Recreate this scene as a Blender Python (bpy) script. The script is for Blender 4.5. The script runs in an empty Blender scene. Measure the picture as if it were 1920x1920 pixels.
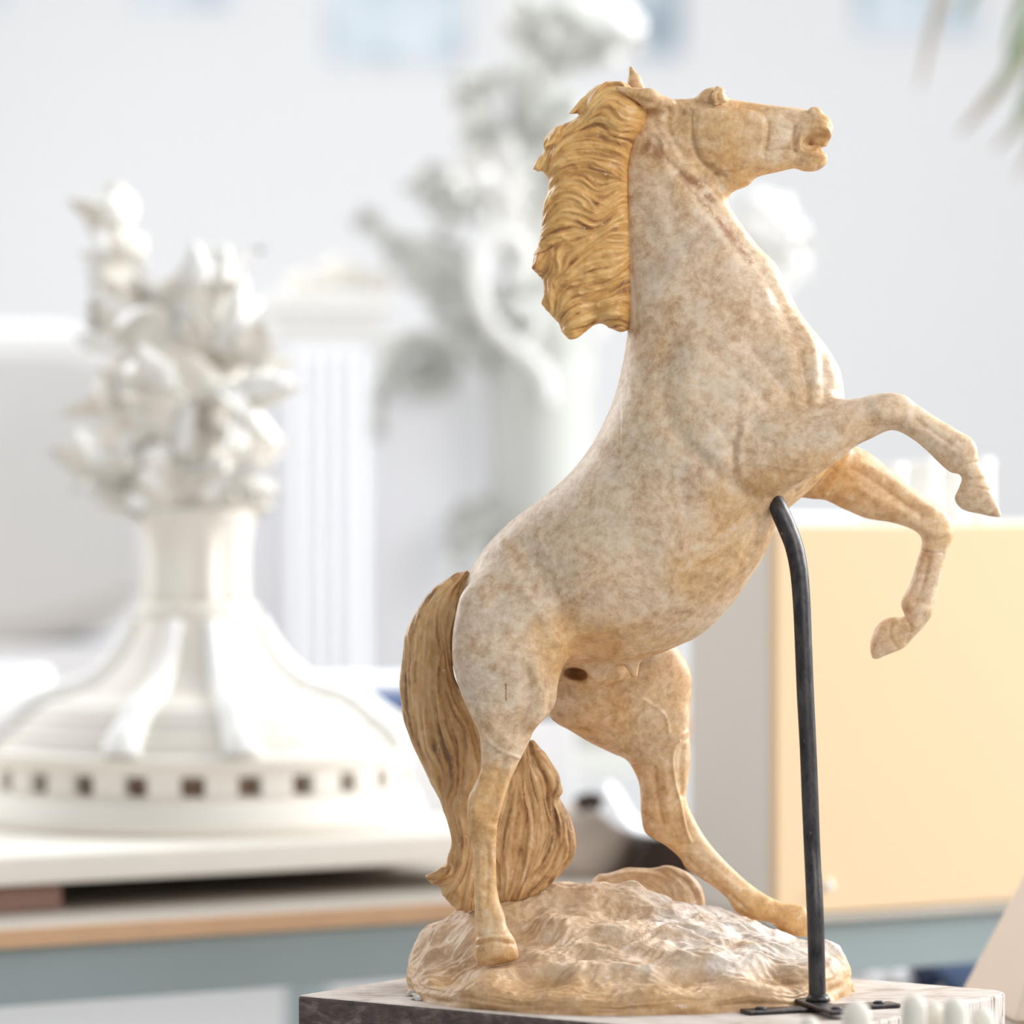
import bpy, bmesh, math, random
import numpy as np
from mathutils import Vector, Matrix

# ------------------------------------------------------------------ camera, light, exposure
CAM_Z = 1.4            # camera height; the lens looks level along +Y from (0,-4)
CAM_D = 4.0
FPX = 8000.0           # focal length in pixels of a 1920 frame
HOR = 870.0            # horizon row

scn = bpy.context.scene
COL = scn.collection
cam_d = bpy.data.cameras.new('camera')
cam = bpy.data.objects.new('camera', cam_d)
COL.objects.link(cam)
cam.location = (0, -CAM_D, CAM_Z)
cam.rotation_euler = (math.radians(90), 0, 0)
cam_d.sensor_width = 24.0
cam_d.lens = 100.0
cam_d.shift_y = -(960 - HOR) / 1920.0
cam_d.clip_start = 0.1
cam_d.clip_end = 100
cam_d.dof.use_dof = True
cam_d.dof.focus_distance = 3.965
cam_d.dof.aperture_fstop = 1.75
scn.camera = cam

scn.view_settings.view_transform = 'Standard'
scn.view_settings.look = 'None'
scn.view_settings.gamma = 1.0
scn.view_settings.exposure = 0.0
scn.view_settings.use_curve_mapping = False

w = bpy.data.worlds.new('world')
scn.world = w
w.use_nodes = True
nt = w.node_tree
bg = nt.nodes['Background']
bg.inputs['Color'].default_value = (0.90, 0.95, 1.0, 1)
bg.inputs['Strength'].default_value = 0.55


def area(name, loc, target, sx, sy, power, col):
    l = bpy.data.lights.new(name, 'AREA')
    l.shape = 'RECTANGLE'
    l.size = sx
    l.size_y = sy
    l.energy = power
    l.color = col
    o = bpy.data.objects.new(name, l)
    COL.objects.link(o)
    o.location = loc
    d = Vector(target) - Vector(loc)
    o.rotation_euler = d.to_track_quat('-Z', 'Y').to_euler()
    return o


# tall daylight windows: one behind right (rims the chest), a softer one to the left front
area('window_daylight_right', (3.6, 1.9, 2.9), (0.15, 0.0, 1.3), 2.6, 2.2, 300, (0.95, 0.98, 1.0))
area('window_daylight_left', (-3.2, 3.2, 2.9), (-0.2, 2.5, 1.1), 2.6, 2.4, 125, (0.97, 0.98, 1.0))
area('fill_back', (0.0, 4.2, 3.9), (0.0, 4.4, 1.0), 5.0, 4.0, 118, (0.97, 0.99, 1.0))  # added fill lamp over the back of the room, brightens the rear wall
area('fill_front', (2.3, -2.2, 3.1), (0.1, 0.0, 1.3), 2.0, 1.6, 70, (1.0, 0.99, 0.98))  # added front fill lamp from the upper right, no opening there


def PX(u, v, y=0.0):
    s = (CAM_D + y) / FPX
    return ((u - 960.0) * s, y, CAM_Z - (v - HOR) * s)


def lin(r, g, b):
    def f(c):
        c /= 255.0
        return c / 12.92 if c <= 0.04045 else ((c + 0.055) / 1.055) ** 2.4
    return (f(r), f(g), f(b), 1.0)


# ------------------------------------------------------------------ material helpers
class NT:
    def __init__(s, name):
        s.m = bpy.data.materials.new(name)
        s.m.use_nodes = True
        s.t = s.m.node_tree
        s.b = s.t.nodes['Principled BSDF']

    def n(s, typ, **kw):
        nd = s.t.nodes.new(typ)
        for k, v in kw.items():
            if k.startswith('_'):
                setattr(nd, k[1:], v)
            else:
                nd.inputs[k.replace('__', ' ')].default_value = v
        return nd

    def l(s, a, b):
        s.t.links.new(a, b)

    def coords(s, scale=(1, 1, 1)):
        tc = s.t.nodes.new('ShaderNodeTexCoord')
        mp = s.t.nodes.new('ShaderNodeMapping')
        mp.inputs['Scale'].default_value = scale
        s.l(tc.outputs['Object'], mp.inputs['Vector'])
        return mp.outputs['Vector']

    def noise(s, vec, scale, detail=4, rough=0.55, dist=0.0):
        nd = s.n('ShaderNodeTexNoise', Scale=scale, Detail=detail, Roughness=rough, Distortion=dist)
        s.l(vec, nd.inputs['Vector'])
        return nd.outputs['Fac']

    def ramp(s, fac, stops):
        nd = s.t.nodes.new('ShaderNodeValToRGB')
        e = nd.color_ramp.elements
        while len(e) < len(stops):
            e.new(0.5)
        for i, (p, c) in enumerate(stops):
            e[i].position = p
            e[i].color = c if len(c) == 4 else (c[0], c[0], c[0], 1)
        s.l(fac, nd.inputs['Fac'])
        return nd.outputs['Color']

    def mix(s, fac, a, b, typ='MIX'):
        nd = s.t.nodes.new('ShaderNodeMixRGB')
        nd.blend_type = typ
        for sock, val in ((nd.inputs[0], fac), (nd.inputs[1], a), (nd.inputs[2], b)):
            if isinstance(val, (int, float)):
                sock.default_value = val
            elif isinstance(val, tuple):
                sock.default_value = val
            else:
                s.l(val, sock)
        return nd.outputs[0]

    def math(s, op, a, b=0.0):
        nd = s.t.nodes.new('ShaderNodeMath')
        nd.operation = op
        for i, val in enumerate((a, b)):
            if isinstance(val, (int, float)):
                nd.inputs[i].default_value = val
            else:
                s.l(val, nd.inputs[i])
        return nd.outputs[0]

    def attr(s, name):
        nd = s.t.nodes.new('ShaderNodeAttribute')
        nd.attribute_name = name
        return nd.outputs['Fac']

    def bump(s, h, strength=0.3, dist=0.001):
        nd = s.n('ShaderNodeBump', Strength=strength, Distance=dist)
        s.l(h, nd.inputs['Height'])
        s.l(nd.outputs['Normal'], s.b.inputs['Normal'])

    def done(s, col, rough=0.6, spec=0.4, coat=0.0):
        if isinstance(col, tuple):
            s.b.inputs['Base Color'].default_value = col
        else:
            s.l(col, s.b.inputs['Base Color'])
        if isinstance(rough, (int, float)):
            s.b.inputs['Roughness'].default_value = rough
        else:
            s.l(rough, s.b.inputs['Roughness'])
        s.b.inputs['Specular IOR Level'].default_value = spec
        s.b.inputs['Coat Weight'].default_value = coat
        s.b.inputs['Coat Roughness'].default_value = 0.3
        return s.m


def simple(name, c, rough=0.6, var=0.06, scale=12, spec=0.3, bump=0.0):
    t = NT(name)
    v = t.coords()
    f = t.noise(v, scale, 5, 0.6)
    d = tuple(x * (1 - var * 2) for x in c[:3]) + (1,)
    col = t.mix(f, d, c)
    if bump:
        t.bump(f, bump, 0.004)
    return t.done(col, rough, spec)


# ------------------------------------------------------------------ object helpers
def link(name, me, mat=None, parent=None, smooth=True):
    o = bpy.data.objects.new(name, me)
    COL.objects.link(o)
    if mat is not None:
        me.materials.append(mat)
    if parent is not None:
        o.parent = parent
        o.matrix_parent_inverse = Matrix.Translation(-Vector(parent.location)) if parent.rotation_euler[2] == 0 else parent_inv(parent)
    if smooth and len(me.polygons):
        me.polygons.foreach_set('use_smooth', [True] * len(me.polygons))
    return o


def parent_inv(p):
    return (Matrix.Translation(Vector(p.location)) @ p.rotation_euler.to_matrix().to_4x4()).inverted()


def thing(name, label, cat, loc=(0, 0, 0), group=None):
    o = bpy.data.objects.new(name, None)
    COL.objects.link(o)
    o.location = loc
    o.empty_display_size = 0.05
    return tag(o, label, cat, group)


def tag(o, label, cat, group=None, kind=None):
    o['label'] = label
    o['category'] = cat
    if group:
        o['group'] = group
    if kind:
        o['kind'] = kind
    return o


def bm_obj(name, bm, mat, parent=None, smooth=False, bevel=0.0, seg=2, angle=40):
    me = bpy.data.meshes.new(name)
    bmesh.ops.recalc_face_normals(bm, faces=bm.faces)
    bm.to_mesh(me)
    bm.free()
    o = link(name, me, mat, parent, smooth)
    if bevel:
        md = o.modifiers.new('bevel', 'BEVEL')
        md.width = bevel
        md.segments = seg
        md.limit_method = 'ANGLE'
        md.angle_limit = math.radians(angle)
    return o


def add_box(bm, c, size, rot=0.0):
    m = Matrix.Translation(c) @ Matrix.Rotation(rot, 4, 'Z') @ Matrix.Diagonal((size[0], size[1], size[2], 1))
    return bmesh.ops.create_cube(bm, size=1.0, matrix=m)


def add_lathe(bm, prof, n=48, c=(0, 0, 0), cap=True, mod=None):
    rings = []
    for r, z in prof:
        ring = []
        for i in range(n):
            a = 2 * math.pi * i / n
            rr = r * (mod(a, z) if mod else 1.0)
            ring.append(bm.verts.new((c[0] + rr * math.cos(a), c[1] + rr * math.sin(a), c[2] + z)))
        rings.append(ring)
    for a, b in zip(rings[:-1], rings[1:]):
        for i in range(n):
            j = (i + 1) % n
            bm.faces.new((a[i], a[j], b[j], b[i]))
    if cap:
        bm.faces.new(list(reversed(rings[0])))
        bm.faces.new(rings[-1])


def crom(pts, n=8, closed=False):
    P = [np.array(p, float) for p in pts]
    out = []
    N = len(P)
    rng = range(N) if closed else range(N - 1)
    for i in rng:
        if closed:
            a, b, c, d = P[i - 1], P[i], P[(i + 1) % N], P[(i + 2) % N]
        else:
            a, b, c, d = P[max(i - 1, 0)], P[i], P[i + 1], P[min(i + 2, N - 1)]
        for k in range(n):
            t = k / n
            out.append(0.5 * ((2 * b) + (-a + c) * t + (2 * a - 5 * b + 4 * c - d) * t * t + (-a + 3 * b - 3 * c + d) * t ** 3))
    if not closed:
        out.append(P[-1])
    return out


def add_tube(bm, pts, radii, n=16, flat=1.0, up=(0, 0, 1), caps=True):
    """swept tube; pts Nx3, radii N (flat scales the second axis)"""
    pts = [Vector(p) for p in pts]
    rings = []
    prev = None
    for i, p in enumerate(pts):
        t = (pts[min(i + 1, len(pts) - 1)] - pts[max(i - 1, 0)]).normalized()
        if prev is None:
            a = Vector(up).cross(t)
            if a.length < 1e-3:
                a = Vector((0, 1, 0)).cross(t)
            a.normalize()
        else:
            a = (prev - t * prev.dot(t)).normalized()
        prev = a
        b = t.cross(a)
        r = radii[i] if hasattr(radii, '__len__') else radii
        rings.append([bm.verts.new(p + a * (r * math.cos(2 * math.pi * k / n)) + b * (r * flat * math.sin(2 * math.pi * k / n))) for k in range(n)])
    for A, B in zip(rings[:-1], rings[1:]):
        for i in range(n):
            j = (i + 1) % n
            bm.faces.new((A[i], A[j], B[j], B[i]))
    if caps:
        bm.faces.new(list(reversed(rings[0])))
        bm.faces.new(rings[-1])


# ------------------------------------------------------------------ implicit modelling (numpy)
def gauss2(a, s):
    r = max(1, int(3 * s))
    k = np.exp(-0.5 * (np.arange(-r, r + 1) / s) ** 2)
    k /= k.sum()
    p = np.pad(a, r, mode='edge')
    o = sum(k[i] * p[i:i + a.shape[0], :] for i in range(2 * r + 1))
    return sum(k[i] * o[:, i:i + a.shape[1]] for i in range(2 * r + 1))


def poly_sd(poly, X, Z):
    """signed distance (inside positive) of a closed polygon on grid X,Z (2-D arrays)"""
    P = np.asarray(poly)
    d2 = np.full(X.shape, 1e9)
    ins = np.zeros(X.shape, bool)
    for i in range(len(P)):
        ax, az = P[i]
        bx, bz = P[(i + 1) % len(P)]
        ex, ez = bx - ax, bz - az
        L = ex * ex + ez * ez + 1e-18
        t = np.clip(((X - ax) * ex + (Z - az) * ez) / L, 0, 1)
        dx = X - ax - t * ex
        dz = Z - az - t * ez
        np.minimum(d2, dx * dx + dz * dz, out=d2)
        if az != bz:
            c = ((az > Z) != (bz > Z)) & (X < ex * (Z - az) / ez + ax)
            ins ^= c
    d = np.sqrt(d2)
    return np.where(ins, d, -d)


def poisson(mask, h):
    """solve lap(phi) = -1 inside mask, 0 outside, coarse to fine"""
    levels = [mask]
    while min(levels[-1].shape) > 40 and len(levels) < 5:
        m = levels[-1]
        levels.append(m[::2, ::2])
    phi = None
    for li in range(len(levels) - 1, -1, -1):
        m = levels[li]
        hh = h * (2 ** li)
        if phi is None:
            phi = np.zeros(m.shape)
        else:
            up = np.repeat(np.repeat(phi, 2, 0), 2, 1)[:m.shape[0], :m.shape[1]]
            if up.shape != m.shape:
                up = np.pad(up, ((0, m.shape[0] - up.shape[0]), (0, m.shape[1] - up.shape[1])), mode='edge')
            phi = up
        phi = phi * m
        for it in range(160 if li else 70):
            q = np.pad(phi, 1)
            phi = m * 0.25 * (q[2:, 1:-1] + q[:-2, 1:-1] + q[1:-1, 2:] + q[1:-1, :-2] + hh * hh)
    return phi


def idw(ctrl, X, Z, cols, p=1.5, eps=0.012):
    num = [np.zeros(X.shape) for _ in cols]
    den = np.zeros(X.shape)
    for c in ctrl:
        x, _, z = PX(c[0], c[1], c[2])
        wgt = ((X - x) ** 2 + (Z - z) ** 2 + eps ** 2) ** -p
        den += wgt
        for i, cc in enumerate(cols):
            num[i] += wgt * c[cc]
    return [n_ / den for n_ in num]


class Inflate:
    """closed outline (pixels of the photo, at the depth of the limb) swollen into a rounded solid.
    ctrl: (u, v, y-centre, thickness factor)"""
    def __init__(s, outline, ctrl, k=0.012, sm=5, pre=True):
        s.k = k
        s.ctrl = ctrl
        C = np.array([[c[0], c[1]] for c in ctrl], float)
        pts = []
        for p in crom(outline, sm, True):
            wgt = (((C - p) ** 2).sum(1) + 24 ** 2) ** -1.5
            yc = float((wgt * np.array([c[2] for c in ctrl])).sum() / wgt.sum())
            x, _, z = PX(p[0], p[1], yc)
            pts.append((x, z))
        s.poly = pts

    def setup(s, xs, zs, h):
        P = np.array(s.poly)
        m = 0.014 + s.k
        i0, i1 = np.searchsorted(xs, [P[:, 0].min() - m, P[:, 0].max() + m])
        j0, j1 = np.searchsorted(zs, [P[:, 1].min() - m, P[:, 1].max() + m])
        s.sl = (i0, i1, j0, j1)
        X, Z = np.meshgrid(xs[i0:i1], zs[j0:j1], indexing='ij')
        d = poly_sd(P, X, Z)
        phi = poisson(d > 0, h)
        dd = np.maximum(d, h * 0.5)
        Rest = (2 * phi / dd + dd) / 2
        wt = (d > 2.5 * h).astype(float) + 1e-6
        Rest = np.where(d > 2.5 * h, Rest, 0)
        sg = 4.0
        R = gauss2(Rest * wt, sg) / gauss2(wt, sg)
        wide = gauss2(Rest * wt, 12.0) / gauss2(wt, 12.0)
        ok = gauss2(wt, sg) > 0.02
        R = np.maximum(np.where(ok, R, wide), 0.003)
        t = np.clip((d - 1.5 * h) / (3 * h), 0, 1)
        two_phi = (1 - t) * (d * (2 * R - d)) + t * 2 * phi
        two_phi = np.where(d > 0, gauss2(np.where(d > 0, two_phi, d * 2 * R), 1.0), d * 2 * R)
        s.R = R
        s.e2 = np.where(d > 0, 1 - two_phi / R ** 2, (1 + np.maximum(-d, 0) / R) ** 2)
        s.yc, kk = idw(s.ctrl, X, Z, (2, 3))
        s.W = kk * R

    def f(s, y, cut=0.02):
        q = s.e2 + ((y - s.yc) / s.W) ** 2
        return (np.sqrt(np.maximum(q, 0)) - 1) * np.minimum(s.R, s.W)


class Ell:
    """ellipsoid: centre (u,v,y), radii in px (in-plane a,b) and depth c px, tilt degrees; op +1 add, -1 carve"""
    def __init__(s, u, v, y, a, b, c, tilt=0, k=0.004, op=1):
        s.c = PX(u, v, y)
        s.r = (a * 5e-4, b * 5e-4, c * 5e-4)
        s.t = math.radians(tilt)
        s.k = k
        s.op = op

    def setup(s, xs, zs, h):
        m = max(s.r[0], s.r[1]) + s.k + 4 * h
        i0, i1 = np.searchsorted(xs, [s.c[0] - m, s.c[0] + m])
        j0, j1 = np.searchsorted(zs, [s.c[2] - m, s.c[2] + m])
        s.sl = (i0, i1, j0, j1)
        X, Z = np.meshgrid(xs[i0:i1] - s.c[0], zs[j0:j1] - s.c[2], indexing='ij')
        ca, sa = math.cos(s.t), math.sin(s.t)
        s.q = ((X * ca + Z * sa) / s.r[0]) ** 2 + ((-X * sa + Z * ca) / s.r[1]) ** 2

    def f(s, y):
        return (np.sqrt(s.q + ((y - s.c[1]) / s.r[2]) ** 2) - 1) * min(s.r)


class Cap:
    """round cone between two points (u,v,y,r px)"""
    def __init__(s, a, b, k=0.004, op=1):
        s.a = np.array(PX(*a[:3]))
        s.b = np.array(PX(*b[:3]))
        s.ra = a[3] * 5e-4
        s.rb = b[3] * 5e-4
        s.k = k
        s.op = op

    def setup(s, xs, zs, h):
        m = max(s.ra, s.rb) + s.k + 4 * h
        i0, i1 = np.searchsorted(xs, [min(s.a[0], s.b[0]) - m, max(s.a[0], s.b[0]) + m])
        j0, j1 = np.searchsorted(zs, [min(s.a[2], s.b[2]) - m, max(s.a[2], s.b[2]) + m])
        s.sl = (i0, i1, j0, j1)
        s.X, s.Z = np.meshgrid(xs[i0:i1], zs[j0:j1], indexing='ij')

    def f(s, y):
        e = s.b - s.a
        px, py, pz = s.X - s.a[0], y - s.a[1], s.Z - s.a[2]
        t = np.clip((px * e[0] + py * e[1] + pz * e[2]) / (e @ e), 0, 1)
        d = np.sqrt((px - t * e[0]) ** 2 + (py - t * e[1]) ** 2 + (pz - t * e[2]) ** 2)
        return d - (s.ra + t * (s.rb - s.ra))


def smin(a, b, k):
    hh = np.maximum(k - np.abs(a - b), 0) / k
    return np.minimum(a, b) - hh * hh * k * 0.25


def sculpt(parts, h, y0, y1, smooth=2):
    """evaluate the blended solid on a grid and return (verts, quads) by surface nets"""
    allp = []
    for p in parts:
        if isinstance(p, Inflate):
            allp += p.poly
        else:
            pass
    P = np.array(allp)
    m = 0.03
    for p in parts:
        if isinstance(p, Cap):
            P = np.vstack([P, [[p.a[0], p.a[2]], [p.b[0], p.b[2]]]])
    xs = np.arange(P[:, 0].min() - m, P[:, 0].max() + m, h)
    zs = np.arange(P[:, 1].min() - m, P[:, 1].max() + m, h)
    ys = np.arange(y0, y1, h)
    for p in parts:
        p.setup(xs, zs, h)
    V = np.empty((len(xs), len(ys), len(zs)), np.float32)
    big = 0.03
    for jy, y in enumerate(ys):
        F = np.full((len(xs), len(zs)), big)
        for p in parts:
            i0, i1, j0, j1 = p.sl
            g = p.f(y)
            if getattr(p, 'op', 1) > 0:
                F[i0:i1, j0:j1] = smin(F[i0:i1, j0:j1], g, p.k)
            else:
                F[i0:i1, j0:j1] = -smin(-F[i0:i1, j0:j1], g, p.k)
        V[:, jy, :] = F
    S = V < 0
    anyc = np.zeros(tuple(n - 1 for n in S.shape), bool)
    allc = np.ones(anyc.shape, bool)
    for a in (0, 1):
        for b in (0, 1):
            for c in (0, 1):
                q = S[a:a + anyc.shape[0], b:b + anyc.shape[1], c:c + anyc.shape[2]]
                anyc |= q
                allc &= q
    act = anyc & ~allc
    I = np.argwhere(act)
    idx = np.full(act.shape, -1, np.int32)
    idx[act] = np.arange(len(I), dtype=np.int32)
    corners = [(a, b, c) for a in (0, 1) for b in (0, 1) for c in (0, 1)]
    val = {c: V[I[:, 0] + c[0], I[:, 1] + c[1], I[:, 2] + c[2]] for c in corners}
    acc = np.zeros((len(I), 3))
    cnt = np.zeros(len(I))
    for c in corners:
        for ax in range(3):
            if c[ax] == 0:
                d = list(c)
                d[ax] = 1
                d = tuple(d)
                va, vb = val[c], val[d]
                cr = (va < 0) != (vb < 0)
                t = np.where(cr, va / np.where(cr, va - vb, 1), 0)
                pos = np.tile(np.array(c, float), (len(I), 1))
                pos[:, ax] += t
                acc += pos * cr[:, None]
                cnt += cr
    pts = I + acc / cnt[:, None]
    verts = np.stack([xs[0] + pts[:, 0] * h, ys[0] + pts[:, 1] * h, zs[0] + pts[:, 2] * h], 1)
    quads = []
    nx, ny, nz = S.shape
    for ax in range(3):
        sl0 = [slice(1, n - 1) for n in S.shape]
        sl1 = [slice(1, n - 1) for n in S.shape]
        sl0[ax] = slice(0, S.shape[ax] - 1)
        sl1[ax] = slice(1, S.shape[ax])
        A = S[tuple(sl0)]
        B = S[tuple(sl1)]
        E = np.argwhere(A != B)
        off = np.array([1, 1, 1])
        off[ax] = 0
        Ei = E + off
        fl = A[E[:, 0], E[:, 1], E[:, 2]]
        b_, c_ = (ax + 1) % 3, (ax + 2) % 3
        q = []
        for db, dc in ((-1, -1), (0, -1), (0, 0), (-1, 0)):
            t = Ei.copy()
            t[:, b_] += db
            t[:, c_] += dc
            q.append(idx[t[:, 0], t[:, 1], t[:, 2]])
        Q = np.stack(q, 1)
        Q[~fl] = Q[~fl][:, ::-1]
        quads.append(Q)
    Q = np.vstack(quads)
    Q = Q[(Q >= 0).all(1)]
    # keep the largest islands only implicitly; relax
    E = np.vstack([Q[:, [0, 1]], Q[:, [1, 2]], Q[:, [2, 3]], Q[:, [3, 0]]])
    deg = np.bincount(E[:, 0], minlength=len(verts)) + np.bincount(E[:, 1], minlength=len(verts))
    deg = np.maximum(deg, 1)
    for it in range(smooth):
        for lam in (0.55, -0.5):
            new = np.empty_like(verts)
            for a in range(3):
                new[:, a] = np.bincount(E[:, 0], verts[E[:, 1], a], len(verts)) + np.bincount(E[:, 1], verts[E[:, 0], a], len(verts))
            verts = verts + lam * (new / deg[:, None] - verts)
    return verts, Q


def normals(v, Q):
    a = v[Q[:, 2]] - v[Q[:, 0]]
    b = v[Q[:, 3]] - v[Q[:, 1]]
    fn = np.cross(a, b)
    n = np.zeros_like(v)
    for c in range(4):
        for k in range(3):
            n[:, k] += np.bincount(Q[:, c], fn[:, k], len(v))
    return n / np.maximum(np.linalg.norm(n, axis=1), 1e-12)[:, None]


def quad_mesh(name, v, Q, attrs=None):
    me = bpy.data.meshes.new(name)
    me.vertices.add(len(v))
    me.vertices.foreach_set('co', v.astype(np.float32).ravel())
    me.loops.add(len(Q) * 4)
    me.loops.foreach_set('vertex_index', Q.astype(np.int32).ravel())
    me.polygons.add(len(Q))
    me.polygons.foreach_set('loop_start', np.arange(len(Q), dtype=np.int32) * 4)
    me.polygons.foreach_set('loop_total', np.full(len(Q), 4, np.int32))
    me.update(calc_edges=True)
    for k, a in (attrs or {}).items():
        at_ = me.attributes.new(k, 'FLOAT', 'POINT')
        at_.data.foreach_set('value', a.astype(np.float32))
    return me


def to_px(v):
    s = FPX / (CAM_D + v[:, 1])
    return 960 + v[:, 0] * s, HOR - (v[:, 2] - CAM_Z) * s


def seg_dist(pts, U, Vv):
    d2 = np.full(U.shape, 1e12)
    for (ax, az), (bx, bz) in zip(pts[:-1], pts[1:]):
        ex, ez = bx - ax, bz - az
        L = ex * ex + ez * ez + 1e-9
        t = np.clip(((U - ax) * ex + (Vv - az) * ez) / L, 0, 1)
        np.minimum(d2, (U - ax - t * ex) ** 2 + (Vv - az - t * ez) ** 2, out=d2)
    return np.sqrt(d2)


def strokes(v, n, lst, near_only=True):
    """sculpting strokes: (points px, width px, amount mm [, (ymin, ymax)]) or ('fill', polygon, edge px, mm [, yr])"""
    U, W_ = to_px(v)
    disp = np.zeros(len(v))
    face = np.clip(-n[:, 1] * 1.7 - 0.1, 0, 1) if near_only else np.clip(np.abs(n[:, 1]) * 2, 0, 1)
    for s in lst:
        if s[0] == 'fill':
            _, pts, ed, amp = s[:4]
            yr = s[4] if len(s) > 4 else None
            P = np.array(crom(pts, 5, True))
            m = ed
        else:
            pts, wd, amp = s[:3]
            yr = s[3] if len(s) > 3 else None
            P = np.array(crom(pts, 5))
            m = wd * 2.6
        sel = (U > P[:, 0].min() - m) & (U < P[:, 0].max() + m) & (W_ > P[:, 1].min() - m) & (W_ < P[:, 1].max() + m)
        if yr:
            sel &= (v[:, 1] > yr[0]) & (v[:, 1] < yr[1])
        ix = np.nonzero(sel)[0]
        if not len(ix):
            continue
        if s[0] == 'fill':
            d = poly_sd(P, U[ix], W_[ix])
            t = np.clip((d + ed * 0.5) / ed, 0, 1)
            g = t * t * (3 - 2 * t)
        else:
            d = seg_dist(P, U[ix], W_[ix])
            g = np.exp(-(d / wd) ** 2)
        disp[ix] += amp * 1e-3 * g * face[ix]
    return v + n * disp[:, None]


def hash_noise(shape, seed):
    return np.random.RandomState(seed).rand(*shape)


def hair_field(box, flows, step=1.5, wave=0.0, wl=60, seed=3, lens=(26, 40), scales=(1.0, 2.6, 6.0), amps=(0.25, 0.5, 1.0)):
    """height texture of combed strands over a pixel box, streaks follow the flow strokes"""
    u0, v0, u1, v1 = box
    U, W_ = np.meshgrid(np.arange(u0, u1, step), np.arange(v0, v1, step), indexing='ij')
    dx = np.zeros(U.shape)
    dz = np.zeros(U.shape)
    for f in flows:
        P = np.array(crom(f, 6))
        for a, b in zip(P[:-1], P[1:]):
            c = (a + b) / 2
            e = (b - a) / (np.linalg.norm(b - a) + 1e-9)
            wgt = ((U - c[0]) ** 2 + (W_ - c[1]) ** 2 + 14 ** 2) ** -2.2
            dx += wgt * e[0]
            dz += wgt * e[1]
    L = np.hypot(dx, dz) + 1e-30
    dx /= L
    dz /= L
    if wave:
        ang = wave * np.sin(2 * np.pi * (U * 0.8 + W_ * 0.35 + 14 * np.sin(W_ / 37.0) + 9 * np.sin(U / 23.0)) / wl)
        ca, sa = np.cos(ang), np.sin(ang)
        dx, dz = dx * ca - dz * sa, dx * sa + dz * ca
    out = np.zeros(U.shape)
    nx, nz = U.shape
    for si, (sc, am) in enumerate(zip(scales, amps)):
        N = gauss2(hash_noise(U.shape, seed + si), sc)
        N = (N - N.mean()) / N.std()
        acc = N.copy()
        for sgn in (1, -1):
            pi, pj = np.meshgrid(np.arange(nx, dtype=float), np.arange(nz, dtype=float), indexing='ij')
            for k in range(lens[0] if si == 0 else lens[1]):
                ii = np.clip(np.rint(pi).astype(int), 0, nx - 1)
                jj = np.clip(np.rint(pj).astype(int), 0, nz - 1)
                pi = pi + sgn * dx[ii, jj]
                pj = pj + sgn * dz[ii, jj]
                acc += N[np.clip(np.rint(pi).astype(int), 0, nx - 1), np.clip(np.rint(pj).astype(int), 0, nz - 1)]
        acc = (acc - acc.mean()) / acc.std()
        if si == len(scales) - 1 or si == 1:
            acc = 1.0 - 1.35 * np.abs(np.sin(acc * 1.6)) ** 0.8     # rounded locks between sharp valleys
            acc = gauss2(acc, 0.8)
        out += am * acc
    return (u0, v0, step, out)


def sample(field, U, W_):
    u0, v0, st, A = field
    a = np.clip((U - u0) / st, 0, A.shape[0] - 1.001)
    b = np.clip((W_ - v0) / st, 0, A.shape[1] - 1.001)
    i, j = a.astype(int), b.astype(int)
    fa, fb = a - i, b - j
    return (A[i, j] * (1 - fa) * (1 - fb) + A[i + 1, j] * fa * (1 - fb) + A[i, j + 1] * (1 - fa) * fb + A[i + 1, j + 1] * fa * fb)


# ------------------------------------------------------------------ horse data (outlines traced at the statue's depth)
STEP = 0.0011

O_TRUNK = [(1187, 236), (1170, 261), (1162, 310), (1161, 358), (1164, 423), (1169, 487), (1175, 552), (1177, 617), (1170, 668), (1159, 720),
           (1142, 770), (1112, 830), (1070, 885), (1018, 932), (960, 975), (915, 1020), (888, 1060), (868, 1100), (855, 1150), (848, 1200),
           (850, 1250), (870, 1295), (930, 1310), (1000, 1290), (1050, 1252), (1107, 1241), (1156, 1243), (1188, 1240), (1237, 1225), (1269, 1212), (1314, 1190),
           (1356, 1151), (1399, 1095), (1433, 1040), (1450, 997), (1466, 965), (1500, 935), (1540, 895), (1572, 840), (1580, 780), (1577, 713), (1571, 688),
           (1551, 662), (1522, 617), (1497, 581), (1480, 546), (1464, 510), (1448, 487), (1422, 462), (1390, 420), (1367, 384), (1352, 352),
           (1330, 320), (1320, 270), (1290, 215), (1240, 200), (1207, 210)]
C_TRUNK = [(1230, 260, -.012, .60), (1240, 400, -.012, .52), (1290, 520, -.012, .56), (1350, 650, -.014, .70), (1360, 800, -.014, .80), (1500, 780, -.014, .85),
           (1250, 950, -.008, .84), (1150, 1080, -.002, .86), (1000, 1100, .004, .86), (930, 1180, .008, .84), (1200, 400, -.012, .42)]
O_HEAD = [(1205, 215), (1228, 196), (1251, 188), (1271, 186), (1296, 184), (1320, 180), (1350, 179), (1377, 187), (1416, 193), (1448, 197), (1487, 201),
          (1513, 205), (1528, 206), (1540, 215), (1551, 229), (1556, 245), (1554, 262), (1550, 278), (1549, 297), (1543, 311), (1529, 319), (1509, 320), (1490, 316), (1458, 323),
          (1430, 329), (1416, 335), (1403, 348), (1380, 357), (1358, 361), (1345, 345), (1310, 330), (1270, 300), (1230, 265)]
C_HEAD = [(1240, 230, -.014, .62), (1330, 260, -.018, .62), (1400, 265, -.020, .52), (1460, 262, -.022, .50), (1520, 250, -.023, .56), (1400, 340, -.020, .5), (1340, 200, -.018, .75)]
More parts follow.
